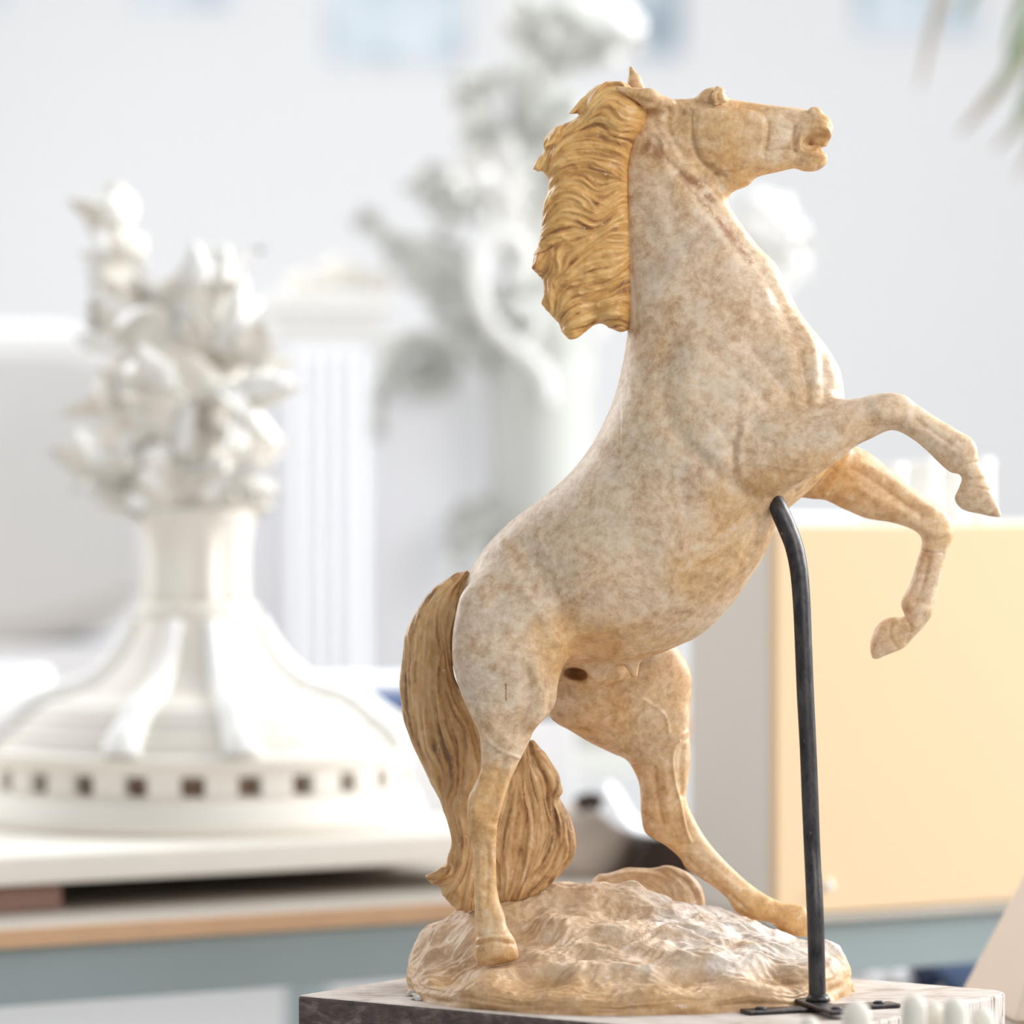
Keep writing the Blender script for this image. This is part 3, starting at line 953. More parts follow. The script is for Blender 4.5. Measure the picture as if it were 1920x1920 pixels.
C_TAIL2 = [(980, 1430, .022, .6), (1020, 1540, .024, .5), (980, 1600, .020, .5), (1040, 1600, .026, .6), (960, 1670, .010, .6)]
F_TAIL = [[(868, 1080), (820, 1115), (790, 1180), (778, 1260), (780, 1350), (800, 1430), (835, 1510), (858, 1580), (850, 1640), (815, 1650)], [(868, 1085), (835, 1140), (820, 1220), (822, 1300), (840, 1380), (860, 1460), (880, 1540), (885, 1620), (870, 1695)],
          [(862, 1110), (832, 1170), (840, 1210), (858, 1250)], [(858, 1140), (845, 1180), (850, 1230)], [(825, 1150), (835, 1230), (860, 1300), (890, 1370), (905, 1430)], [(838, 1300), (875, 1370), (900, 1440), (905, 1520)],
          [(765, 1200), (760, 1300), (775, 1380), (800, 1440)], [(905, 1440), (885, 1500), (880, 1560), (865, 1620), (840, 1680)], [(880, 1400), (870, 1460), (850, 1500)],
          [(965, 1400), (955, 1480), (945, 1560), (940, 1650)], [(985, 1395), (990, 1450), (1000, 1520), (985, 1600), (965, 1670)], [(1000, 1400), (1025, 1440), (1045, 1480), (1040, 1490)], [(1010, 1420), (1030, 1500), (1050, 1560), (1035, 1620), (1005, 1660)],
          [(1045, 1505), (1065, 1550), (1068, 1600), (1045, 1640)], [(925, 1500), (920, 1580), (925, 1680)]]
print('tail')
hf = hair_field((740, 1060, 1095, 1720), F_TAIL, step=1.5, wave=0.12, wl=90, seed=21, scales=(0.9, 2.2, 5.5), amps=(0.22, 0.5, 1.2), lens=(44, 70))
v, Q = sculpt([Inflate(O_TAIL, C_TAIL, k=.008), Inflate(O_TAIL2, C_TAIL2, k=.008), Cap((830, 1640, .0, 12), (799, 1645, -.006, 3), k=.008),
               Cap((1010, 1420, .012, 14), (1044, 1482, .014, 9), k=.005), ],
              .00112, -.055, .075, smooth=1)
n_ = normals(v, Q)
U_, V_ = to_px(v)
v = v + n_ * (sample(hf, U_, V_) * 0.0024 * np.clip(np.abs(n_[:, 1]) * 1.6, .3, 1))[:, None]
n_ = normals(v, Q)
v = strokes(v, n_, [([(876, 1076), (866, 1100), (862, 1125), (858, 1140)], 3.5, -2.0), ([(978, 1400), (1000, 1460), (1008, 1520), (996, 1590)], 8, 2.5), ([(968, 1420), (985, 1500), (975, 1600)], 7, -2.0),
                    ([(1020, 1500), (1028, 1560), (1010, 1640)], 6, -2.2), ([(1046, 1496), (1040, 1520), (1042, 1560)], 4, -2.0), ([(940, 1500), (930, 1600), (935, 1670)], 6, -2.5)])
sv = sample(hair_field((740, 1060, 1095, 1720), F_TAIL, step=1.5, wave=0.1, wl=90, seed=77, scales=(1.0, 2.0), amps=(0.5, 0.4), lens=(30, 30)), U_, V_)
link('tail', quad_mesh('horse_tail', v, Q, {'strand': np.clip(.5 + .28 * sv, 0, 1)}), M_TAIL, statue)['label'] = 'long brown ochre tail reaching the rocky base'

# ------------------------------------------------------------------ rocky base
print('rock')
SLAB = 0.905
BX, BA, BB = 0.1075, 0.2085, 0.170
HC = [(775, 1800, 0), (810, 1765, 0), (840, 1725, .02), (870, 1697, .03), (900, 1690, .03), (940, 1678, .03), (1011, 1664, .04), (1065, 1653, .05), (1120, 1656, .05), (1172, 1662, .05), (1237, 1680, .05), (1285, 1690, .04),
      (1333, 1702, .04), (1369, 1714, .03), (1410, 1729, .04), (1462, 1748, .05), (1507, 1758, .06), (1549, 1760, .02), (1570, 1790, 0), (930, 1810, -.074), (895, 1812, -.07), (965, 1806, -.075), (800, 1820, -.03), (850, 1838, -.08), (990, 1770, -.05), (1100, 1800, -.09), (1200, 1795, -.09),
      (1300, 1778, -.075), (1400, 1785, -.08), (1500, 1795, -.06), (1000, 1842, -.125), (1150, 1850, -.14), (1300, 1846, -.13), (1450, 1840, -.1), (1050, 1720, -.02), (1150, 1735, -.03), (1250, 1740, -.03), (1330, 1735, -.01), (1000, 1785, -.065),
      (1120, 1772, -.065), (1220, 1765, -.065), (1420, 1760, -.02), (1500, 1775, -.01), (1000, 1700, .08), (1150, 1700, .09), (1300, 1730, .09), (900, 1730, .08), (1430, 1750, .09), (1150, 1780, .14), (980, 1770, .13), (1330, 1790, .13)]
hc = []
for a, b, y in HC:
    x, _, z = PX(a, b, y)
    hc.append((x, y, z - SLAB))
hc = np.array(hc)


def rock_h(x, y):
    num = np.zeros(x.shape)
    den = np.zeros(x.shape)
    for a, b, h in hc:
        wgt = ((x - a) ** 2 + ((y - b) * 1.15) ** 2 + .012 ** 2) ** -2.4
        num += wgt * h
        den += wgt
    return num / den


NR, NTH = 320, 1100
tt = np.linspace(0, 1, NR)
rad = np.where(tt < .72, tt / .72 * .93, 0)
q = np.clip((tt - .72) / .28, 0, 1)
rad = np.where(tt >= .72, .93 + .07 * np.sin(q * math.pi / 2) ** .8, rad)
prof = np.where(tt < .72, 1.0, np.cos(q * math.pi / 2) ** .75)
prof = prof * np.where(rad > .6, 1 - .22 * ((rad - .6) / .4) ** 2, 1)
th = np.linspace(0, 2 * math.pi, NTH, endpoint=False)
T, TH = np.meshgrid(np.arange(NR), th, indexing='ij')
wob = 1 + .012 * np.sin(3 * TH + 1) + .010 * np.sin(7 * TH + .4) + .006 * np.sin(13 * TH)
x = BX + BA * rad[T] * np.cos(TH) * (1 + (wob - 1) * rad[T])
y = BB * rad[T] * np.sin(TH) * (1 + (wob - 1) * rad[T])
zz = np.maximum(rock_h(x, y), .012) * prof[T]
# ripples of the modelled ground, seen from above (2000 px per metre)
fl = [[(-300, -420), (-100, -330), (100, -260), (300, -190), (560, -120), (760, -60)], [(-300, -250), (-50, -190), (200, -110), (420, -30), (680, 40)], [(-300, -60), (0, -40), (260, 40), (520, 120)], [(-200, 160), (100, 160), (400, 240)], [(0, -360), (200, -330), (400, -270), (620, -190)]]
rf = hair_field((-420, -480, 900, 480), fl, step=2.5, wave=.6, wl=130, seed=5, scales=(1.1, 2.2, 6.0), amps=(.42, .6, .9), lens=(7, 9))
rn = gauss2(hash_noise((340, 260), 8), 3.2)
rn = (rn - rn.mean()) / rn.std()
low = (-420, -480, 4.0, rn)
mid_ = gauss2(hash_noise((340, 260), 9), 7.0)
mid_ = (mid_ - mid_.mean()) / mid_.std()
keep = 1 - .85 * np.exp(-(((x - (930 - 960) * 4.9e-4) / .026) ** 2 + ((y + .074) / .03) ** 2)) - .7 * np.exp(-(((x - .275) / .03) ** 2 + ((y - .07) / .03) ** 2))
top = prof[T] ** 1.0 * keep
d1 = sample(rf, x * 2000, y * 2000)
d2 = sample(low, x * 2000, y * 2000)
d3 = sample((-420, -480, 4.0, mid_), x * 2000, y * 2000)
zz = zz + top * (d1 * .0017 + d2 * .0008 + d3 * .0024)
rr = (1 - prof[T]) * (.6 * np.sin(TH * 23 + 3 * np.sin(TH * 5)) * .0006 + sample(low, TH * 180 - 400, T * 3.0 - 400) * .0012)
x = x + np.cos(TH) * rr
y = y + np.sin(TH) * rr
zz = np.maximum(zz, 0) + SLAB
V3 = np.stack([x.ravel(), y.ravel(), zz.ravel()], 1)
ia = np.arange(NR - 1)[:, None] * NTH + np.arange(NTH)[None]
ib = np.arange(NR - 1)[:, None] * NTH + (np.arange(NTH)[None] + 1) % NTH
Q = np.stack([ia.ravel(), (ia + NTH).ravel(), (ib + NTH).ravel(), ib.ravel()], 1)
sst = lambda e0, e1, q_: (lambda t_: t_ * t_ * (3 - 2 * t_))(np.clip((q_ - e0) / (e1 - e0), 0, 1))
ochre_lit = np.clip(.55 + .3 * (1 - sst(SLAB + .012, SLAB + .04, V3[:, 2])) - .5 * sst(.04, .22, V3[:, 0]) * sst(SLAB + .015, SLAB + .04, V3[:, 2]), 0.05, 1)  # ochre rim; right side paler, light from the right put into the colour
M_ROCK = patina('ground_plaster', lin(206, 180, 150), lin(218, 206, 194), lin(196, 156, 110), lin(140, 104, 76), stain=.5, lo=.46, hi=.62, rough=.5, bump=.5)
link('rock_base', quad_mesh('rock', V3, Q, {'ochre': ochre_lit, 'sienna': ochre_lit * 0}), M_ROCK, statue)['label'] = 'rocky oval ground with chipped rim'

# curled lump of ground behind the hind hoof
O_LUMP = [(1108, 1650), (1149, 1634), (1178, 1626), (1225, 1627), (1253, 1623), (1279, 1630), (1303, 1646), (1318, 1674), (1323, 1705), (1318, 1760), (1240, 1790), (1140, 1770), (1100, 1700)]
v, Q = sculpt([Inflate(O_LUMP, [(1200, 1700, .095, .62), (1290, 1690, .095, .6)], k=.006)], .0013, .03, .16, smooth=1)
fl = [[(1115, 1655), (1180, 1632), (1240, 1640), (1275, 1690), (1290, 1750)], [(1180, 1626), (1250, 1628), (1295, 1660), (1312, 1720)], [(1150, 1660), (1200, 1660), (1240, 1700)], [(1110, 1680), (1180, 1690), (1230, 1740)]]
n_ = normals(v, Q)
U_, V_ = to_px(v)
v = v + n_ * (sample(hair_field((1080, 1600, 1345, 1810), fl, step=1.6, seed=31, scales=(1.0, 3.5), amps=(.25, .9), lens=(30, 40)), U_, V_) * .0011)[:, None]
link('ground_curl', quad_mesh('curl', v, Q, {'ochre': np.full(len(v), .55), 'sienna': np.zeros(len(v))}), M_ROCK, statue)

# chipped plaster crumbs at the rim (one flake mesh each)
M_CHIP = simple('raw_plaster', lin(222, 214, 204), .9, .05, 60)
for i, (u, vv, s) in enumerate(((800, 1876, .010), (780, 1868, .007), (893, 1887, .005))):
    bm = bmesh.new()
    yy = -(4 - 3960 / (vv - 870)) - .002
    bmesh.ops.create_icosphere(bm, subdivisions=3, radius=1)
    rs = random.Random(i)
    ph = [rs.uniform(0, 6) for _ in range(6)]
    p0 = PX(u, vv - 4, yy)
    for vt in bm.verts:
        c = vt.co
        k = 1 + .22 * math.sin(4 * c.x + ph[0]) * math.cos(5 * c.y + ph[1]) + .15 * math.sin(9 * c.z + ph[2] + 7 * c.x)
        vt.co = Vector((p0[0] + c.x * k * s * 1.3, p0[1] + .006 + c.y * k * s, SLAB + .001 + max(c.z, -.1) * k * s * .7))
    bm_obj('plaster_chip', bm, M_CHIP, statue, True)

# ------------------------------------------------------------------ plinth
M_TOP = NT('dusty_board')
vec = M_TOP.coords((3, 3, 3))
g1 = M_TOP.noise(vec, 6, 8, .65, 1.0)
g2 = M_TOP.noise(M_TOP.coords((4, 60, 4)), 4, 5, .6)
c_ = M_TOP.ramp(M_TOP.math('ADD', M_TOP.math('MULTIPLY', g1, .6), M_TOP.math('MULTIPLY', g2, .4)), [(.34, lin(150, 132, 118)), (.5, lin(190, 178, 168)), (.66, lin(212, 204, 198))])
M_TOP.bump(g1, .3, .001)
M_TOP = M_TOP.done(c_, .7, .3)
t = NT('dark_edge')
g = t.noise(t.coords((4, 4, 12)), 9, 8, .7, .6)
g2 = t.noise(t.coords(), 60, 5, .6)
c_ = t.ramp(t.math('ADD', t.math('MULTIPLY', g, .7), t.math('MULTIPLY', g2, .3)), [(.36, lin(58, 48, 45)), (.52, lin(92, 78, 72)), (.66, lin(140, 128, 118))])
t.bump(g, .5, .002)
M_EDGE = t.done(c_, .6, .35)
t = NT('worn_lit_edge')
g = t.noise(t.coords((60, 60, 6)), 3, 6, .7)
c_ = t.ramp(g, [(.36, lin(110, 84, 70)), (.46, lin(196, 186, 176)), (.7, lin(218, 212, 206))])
M_WORN_LIT = t.done(c_, .7, .3)  # brown streaks are wear; pale base also paints the light on this face

pang = math.radians(-35.0)
plinth = thing('plinth', 'low dark edged wooden board carrying the rearing horse', 'plinth', (.136, -.008, 0))
bm = bmesh.new()
hx, hy, rc = .267, .206, .016
pts = []
for (sx, sy, a0) in ((1, 1, 0), (-1, 1, 90), (-1, -1, 180), (1, -1, 270)):
    for k in range(7):
        a = math.radians(a0 + 90 * k / 6)
        rcc = .028 if (sx, sy) == (1, 1) else (.005 if (sx, sy) == (-1, -1) else rc)
        pts.append((sx * (hx - rcc) + rcc * math.cos(a), sy * (hy - rcc) + rcc * math.sin(a)))
R2 = Matrix.Rotation(pang, 2)
P2 = [R2 @ Vector(p) + Vector((.136, -.008)) for p in pts]
lo = [bm.verts.new((p.x, p.y, SLAB - .05)) for p in P2]
hi = [bm.verts.new((p.x, p.y, SLAB)) for p in P2]
ft = bm.faces.new(hi)
fb = bm.faces.new(list(reversed(lo)))
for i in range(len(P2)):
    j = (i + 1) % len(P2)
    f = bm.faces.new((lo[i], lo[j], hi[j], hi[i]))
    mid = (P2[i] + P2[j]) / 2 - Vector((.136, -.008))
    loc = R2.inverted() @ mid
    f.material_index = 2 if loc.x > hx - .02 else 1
fb.material_index = 1
me = bpy.data.meshes.new('board')
bm.to_mesh(me)
bm.free()
top_o = link('top_board', me, M_TOP, plinth, False)
me.materials.append(M_EDGE)
me.materials.append(M_WORN_LIT)
md = top_o.modifiers.new('bevel', 'BEVEL')
md.width = .003
md.segments = 2
md.limit_method = 'ANGLE'
bm = bmesh.new()
add_box(bm, (.136, -.008, SLAB - .05 - .01), (.40, .30, .02), pang)
add_box(bm, (.136, -.008, .44), (.10, .10, .82), pang)
bm_obj('column', bm, M_EDGE, plinth, bevel=.004)
bm = bmesh.new()
add_box(bm, (.136, -.008, .02), (.46, .40, .04), pang)
bm_obj('foot_board', bm, M_EDGE, plinth, bevel=.004)

# ------------------------------------------------------------------ iron rod
t = NT('black_iron')
g = t.noise(t.coords((3, 3, 1)), 40, 7, .7)
g2 = t.noise(t.coords((1, 1, .35)), 230, 3, .6)
c_ = t.mix(t.ramp(g2, [(0, (0,)), (.70, (0,)), (.76, (1,))]), t.ramp(g, [(.35, lin(30, 28, 31)), (.62, lin(72, 67, 66))]), lin(150, 132, 112))
t.bump(g, .35, .0015)
t.b.inputs['Metallic'].default_value = .55
M_IRON = t.done(c_, .34, .6)
rod = thing('support_rod', 'bent black iron rod propping the horse belly, screwed to the board', 'support rod', (.277, -.118, SLAB))
bm = bmesh.new()
rp = [(1452, 934, -.057, 17), (1462, 958, -.061, 20), (1476, 990, -.064, 20.5), (1489, 1025, -.066, 20), (1498, 1070, -.070, 19.5), (1503, 1130, -.074, 19), (1506, 1200, -.080, 18.5), (1510, 1300, -.086, 18.5), (1515, 1400, -.092, 18), (1519, 1500, -.098, 18), (1523, 1600, -.104, 17.5),
      (1528, 1700, -.117, 18), (1531, 1800, -.125, 18), (1533, 1893, -.131, 18)]
cp = crom(rp, 5)
add_tube(bm, [PX(p[0], p[1], p[2]) for p in cp], [p[3] * 4.85e-4 for p in cp], n=12, flat=.85)
bm_obj('rod', bm, M_IRON, rod, True)


def flat_bar(name, a, b, wdt, z0, th_):
    bm = bmesh.new()
    a = Vector(a)
    b = Vector(b)
    d = b - a
    add_box(bm, ((a.x + b.x) / 2, (a.y + b.y) / 2, z0 + th_ / 2), (d.length, wdt, th_), math.atan2(d.y, d.x))
    return bm_obj(name, bm, M_IRON, rod, bevel=.0012)


flat_bar('foot_bar', (.209, -.163), (.350, -.108), .022, SLAB, .004)
flat_bar('foot_bar', (.264, -.100), (.294, -.200), .022, SLAB + .0041, .004)
for (sx_, sy_, zz_) in ((.224, -.157, .004), (.334, -.114, .004), (.290, -.187, .0081)):
    bm = bmesh.new()
    add_lathe(bm, [(.0055, 0), (.0052, .0012), (.003, .0022), (.001, .0024)], 16, (sx_, sy_, SLAB + zz_))
    bm_obj('screw', bm, M_IRON, rod, True)
bm = bmesh.new()
add_lathe(bm, [(.0115, 0), (.0105, .003), (.009, .006)], 20, (.2775, -.131, SLAB + .008))
bm_obj('weld_collar', bm, M_IRON, rod, True)


# ------------------------------------------------------------------ room
TH_ = math.radians(31)
EX = Vector((math.cos(TH_), math.sin(TH_), 0))
NX = Vector((-math.sin(TH_), math.cos(TH_), 0))


def struct(name, c, size, mat, rot=0):
    bm = bmesh.new()
    add_box(bm, c, size, rot)
    o = bm_obj(name, bm, mat)
    o['kind'] = 'structure'
    return o


M_WALL = simple('wall_paint', lin(238, 237, 237), .9, .015, 2)
M_FLOOR = simple('grey_floor', lin(194, 192, 190), .7, .06, 3)
struct('wall_back', (0, 8.1, 2.1), (12.4, .2, 4.2), M_WALL)
struct('wall_left', (-6.1, 2.0, 2.1), (.2, 12, 4.2), M_WALL)
struct('wall_right', (6.1, 2.0, 2.1), (.2, 12, 4.2), M_WALL)
struct('floor', (0, 2.0, -.05), (12.4, 12.4, .1), M_FLOOR)

M_WHITE = simple('white_plaster', lin(240, 238, 234), .75, .03, 20, bump=.1)
M_WHITE2 = simple('cream_plaster', lin(232, 226, 216), .75, .04, 16, bump=.1)
M_GREYP = simple('grey_plaster', lin(204, 204, 198), .8, .06, 12, bump=.1)
M_WOODTOP = simple('worn_table_top', lin(196, 186, 174), .6, .12, 9)
M_WOODEDGE = simple('pine_edge', lin(214, 172, 134), .6, .12, 14)
M_TEAL = simple('teal_paint', lin(150, 161, 161), .5, .05, 10)
M_PINKWOOD = simple('reddish_block', lin(164, 130, 118), .7, .15, 20)
M_DARK = simple('dark_brown', lin(58, 48, 44), .6, .15, 20)
M_PAPER = simple('white_paper', lin(242, 242, 245), .8, .01, 10)


def frame_pt(o, a, b, z):
    return Vector((o[0], o[1], 0)) + EX * a + NX * b + Vector((0, 0, z))


def fbox(bm, o, a0, a1, b0, b1, z0, z1):
    c = frame_pt(o, (a0 + a1) / 2, (b0 + b1) / 2, (z0 + z1) / 2)
    add_box(bm, c, (a1 - a0, b1 - b0, z1 - z0), TH_)


def table(o, a0, a1, depth, zt, label, thick=.021, edge=True, apron=.067, frame=None):
    c = frame_pt(o, (a0 + a1) / 2, depth / 2, 0)
    t = thing('workbench', label, 'table', c)
    bm = bmesh.new()
    fbox(bm, o, a0, a1, .012 if edge else 0, depth, zt - thick, zt)
    bm_obj('tabletop', bm, M_WOODTOP, t, bevel=.002)
    if edge:
        bm = bmesh.new()
        fbox(bm, o, a0, a1, 0, .0119, zt - thick, zt)
        bm_obj('edge_strip', bm, M_WOODEDGE, t, bevel=.001)
    bm = bmesh.new()
    fbox(bm, o, a0 + .01, a1 - .01, .012, .04, zt - thick - apron, zt - thick)
    fbox(bm, o, a0 + .01, a1 - .01, depth - .04, depth - .012, zt - thick - apron, zt - thick)
    fbox(bm, o, a0 + .01, a0 + .04, .04, depth - .04, zt - thick - apron, zt - thick)
    fbox(bm, o, a1 - .04, a1 - .01, .04, depth - .04, zt - thick - apron, zt - thick)
    bm_obj('steel_frame', bm, frame or M_TEAL, t, bevel=.002)
    for aa in (a0 + .04, a1 - .09):
        for bb in (.045, depth - .095):
            bm = bmesh.new()
            fbox(bm, o, aa, aa + .05, bb, bb + .05, 0, zt - thick - apron)
            bm_obj('leg', bm, frame or M_TEAL, t, bevel=.002)
    return t


ZT = .874
TO = (-.577, .81)
table(TO, -1.0, 1.12, 1.30, ZT, 'long workbench with pale wooden edge and teal steel frame behind the horse')
RO = (.361, .98)
table(RO, -.075, 1.1, .31, ZT, 'narrow teal workbench carrying the pale orange cabinet', thick=.010, edge=False, apron=.062)

# board on blocks
BO = (-.596, .963)
t = thing('model_board', 'thick white board raised on blocks under the pulpit model', 'board', frame_pt(BO, 0, .37, .908))
bm = bmesh.new()
fbox(bm, BO, -.8, .74, 0, .78, .908, .942)
bm_obj('slab', bm, M_WHITE2, t, bevel=.003)
for nm, a, b, L in (('first', -.15, .018, .24), ('x', .50, .30, .2), ('x', -.10, .62, .22), ('x', .56, .62, .16)):
    bm = bmesh.new()
    fbox(bm, BO, a, a + L, b, b + .10, ZT, .908)
    o = bm_obj('wooden_block', bm, M_PINKWOOD, None, bevel=.006)
    lb = {(-.15, .018): 'reddish wooden block under the front left of the white board', (.50, .30): 'reddish wooden block under the middle of the white board',
          (-.10, .62): 'reddish wooden block under the rear left of the white board', (.56, .62): 'reddish wooden block under the rear right of the white board'}[(a, b)]
    tag(o, lb, 'block', 'blocks under the white board')

# ------------------------------------------------------------------ pulpit model
PC = Vector((PX(370, 0, 1.5)[0], 1.5, 0))
pul = thing('architectural_model', 'white plaster model of a domed tower crowned with foliage', 'plaster model', (PC.x, PC.y, .942))
cz = lambda pr: [(r, z) for r, z in pr]
bm = bmesh.new()
add_lathe(bm, [(.292, .942), (.292, .962), (.285, .966), (.285, .978), (.276, .984), (.20, .984)], 96, (PC.x, PC.y, 0))
bm_obj('base_ring', bm, M_WHITE2, pul, True).data.polygons.foreach_set('use_smooth', [False] * 0 or [True] * (96 * 5 + 2))
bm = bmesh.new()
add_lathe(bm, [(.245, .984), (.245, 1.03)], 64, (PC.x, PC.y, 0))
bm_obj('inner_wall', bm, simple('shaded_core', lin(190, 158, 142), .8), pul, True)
bm = bmesh.new()
for i in range(24):
    a = math.radians(-90 + 3 + 7.5 + 15 * i)
    for k in range(6):
        aa = a + math.radians((k - 2.5) * 1.32)
        add_box(bm, (PC.x + .263 * math.cos(aa), PC.y + .263 * math.sin(aa), 1.0035), (.020, .0094, .025), aa)
add_lathe(bm, [(.272, .984), (.273, .990), (.253, .991)], 96, (PC.x, PC.y, 0), cap=False)
add_lathe(bm, [(.253, 1.016), (.274, 1.016), (.275, 1.026), (.281, 1.029), (.281, 1.036), (.262, 1.042), (.25, 1.044)], 96, (PC.x, PC.y, 0), cap=False)
bm_obj('window_drum', bm, M_WHITE2, pul)
bm = bmesh.new()
dome = [(.268, 1.038), (.262, 1.050), (.250, 1.060), (.236, 1.070), (.215, 1.088), (.190, 1.100), (.150, 1.112), (.125, 1.128), (.104, 1.150), (.090, 1.175), (.078, 1.198), (.075, 1.206), (.079, 1.208), (.079, 1.216), (.070, 1.222)]
dp = [tuple(p) for p in crom(dome, 4)]
add_lathe(bm, dp, 96, (PC.x, PC.y, 0), mod=lambda a, z: 1 + .02 * math.sin(z * 500) * (1.05 < z < 1.12))
bm_obj('dome_roof', bm, M_WHITE2, pul, True)
for i in range(8):
    a = math.radians(-90 + 90 * (i // 2) + (16 if i % 2 else -16))
    bm = bmesh.new()
    pr = [p for p in dome if p[1] < 1.2]
    pp = [Vector((PC.x + (r + .004) * math.cos(a), PC.y + (r + .004) * math.sin(a), z + .003)) for r, z in pr]
    pp = [Vector(p) for p in crom([tuple(q_) for q_ in pp], 3)]
    rr_ = [.026 - .016 * (k / (len(pp) - 1)) for k in range(len(pp))]
    add_tube(bm, pp, rr_, 10, .8, up=(0, 0, 1))
    bm_obj('dome_rib', bm, M_WHITE, pul, True)
bm = bmesh.new()
add_lathe(bm, [(.066, 1.21), (.063, 1.24), (.062, 1.28), (.064, 1.30), (.070, 1.312), (.072, 1.325), (.078, 1.330), (.078, 1.340), (.06, 1.345)], 72, (PC.x, PC.y, 0), mod=lambda a, z: 1 + (.055 * math.cos(10 * a) if z < 1.31 else 0))
bm_obj('fluted_stem', bm, M_WHITE2, pul, True)


def leaf(bm, p, d, side, L, W, curl, nseg=7):
    """pointed, cupped leaf: p base, d direction, side sideways axis"""
    d = d.normalized()
    nrm = d.cross(side).normalized()
    side = nrm.cross(d).normalized()
    rows = []
    for i in range(nseg + 1):
        s = i / nseg
        w_ = W * (math.sin(math.pi * min(1, .12 + s * .88) ** .8)) * (1 + .18 * math.sin(s * 17))
        c = p + d * (L * s) + nrm * (curl * L * s * s)
        row = []
        for j in (-1, -.5, 0, .5, 1):
            row.append(bm.verts.new(c + side * (w_ * j) + nrm * (W * .35 * abs(j) ** 1.5)))
        rows.append(row)
    th = W * .16
    back = [[bm.verts.new(vv.co - nrm * th) for vv in row] for row in rows]
    for A, B in zip(rows[:-1], rows[1:]):
        for j in range(4):
            bm.faces.new((A[j], A[j + 1], B[j + 1], B[j]))
    for A, B in zip(back[:-1], back[1:]):
        for j in range(4):
            bm.faces.new((A[j + 1], A[j], B[j], B[j + 1]))
    for side_j in (0, 4):
        for i in range(nseg):
            a, b, c, e = rows[i][side_j], rows[i + 1][side_j], back[i + 1][side_j], back[i][side_j]
            bm.faces.new((a, b, c, e) if side_j == 0 else (e, c, b, a))
    for rr1, rr2 in ((rows[0], back[0]), (rows[-1], back[-1])):
        for j in range(4):
            bm.faces.new((rr1[j], rr2[j], rr2[j + 1], rr1[j + 1]))


def in_poly(poly, x, y):
    c = False
    for i in range(len(poly)):
        x1, y1 = poly[i]
        x2, y2 = poly[i - 1]
        if (y1 > y) != (y2 > y) and x < (x2 - x1) * (y - y1) / (y2 - y1) + x1:
            c = not c
    return c


CROWN = [(185, 445), (205, 340), (240, 340), (245, 440), (275, 520), (330, 600), (380, 515), (420, 515), (470, 600), (515, 680), (500, 780), (530, 880), (480, 960), (300, 960), (230, 1000), (170, 930), (150, 860), (185, 780), (165, 640), (170, 520)]
rs = random.Random(4)
bm = bmesh.new()
bmesh.ops.create_icosphere(bm, subdivisions=4, radius=1)
for vt in bm.verts:
    c = vt.co.copy()
    k = 1 + .18 * math.sin(5 * c.x + 3 * c.z) * math.cos(4 * c.y + 5 * c.z) + .08 * math.sin(13 * c.z + 6 * c.x)
    cc = PX(330 + 0 * c.z, 760, 1.5)
    vt.co = Vector((cc[0] + c.x * .085 * k - c.z * .02, cc[1] + c.y * .075 * k, cc[2] + c.z * .155 * k))
add_tube(bm, [PX(235, 640, 1.5), PX(222, 520, 1.49), PX(214, 420, 1.49), PX(214, 345, 1.49)], [.035, .024, .016, .012], 12)
add_tube(bm, [PX(350, 700, 1.5), PX(392, 600, 1.5), PX(402, 530, 1.5)], [.04, .03, .018], 12)
add_tube(bm, [PX(370, 990, 1.5), PX(360, 880, 1.5), PX(330, 780, 1.5)], [.05, .055, .06], 14)
bm_obj('crown_core', bm, M_WHITE2, pul, True)
n = 0
while n < 135:
    u, vv = rs.uniform(140, 540), rs.uniform(330, 1000)
    if not in_poly(CROWN, u, vv):
        continue
    n += 1
    dy = rs.uniform(-.09, .07)
    p = Vector(PX(330 + (u - 330) * .78, vv, 1.5 + dy))
    out = Vector(((u - 340) / 180 + rs.uniform(-.35, .35), dy * 9 + rs.uniform(-.4, .2), rs.uniform(-.3, 1.2)))
    bm = bmesh.new()
    leaf(bm, p, out, Vector((rs.uniform(-1, 1), rs.uniform(-1, 1), rs.uniform(-.6, .6))), rs.uniform(.045, .085), rs.uniform(.016, .030), rs.uniform(-.6, .5))
    bm_obj('leaf', bm, M_WHITE if rs.random() < .55 else M_WHITE2, pul, True)

# ------------------------------------------------------------------ ornate plaster ornament, centre back
YB = 3.1


def blob(bm, u, v_, y, a, b, c, amp=.25, seed=0, px=9.25e-4, sub=4):
    p = PX(u, v_, y)
    r = random.Random(seed)
    ph = [r.uniform(0, 6) for _ in range(6)]
    st = bmesh.ops.create_icosphere(bm, subdivisions=sub, radius=1)
    for vt in st['verts']:
        q_ = vt.co.copy()
        k = 1 + amp * (math.sin(4.2 * q_.x + ph[0]) * math.cos(4.8 * q_.z + ph[1]) + .5 * math.sin(9 * q_.z + ph[2] + 3 * q_.y) * math.cos(8 * q_.x + ph[3]))
        vt.co = Vector((p[0] + q_.x * a * px * k, p[1] + q_.y * c * px * k, p[2] + q_.z * b * px * k))


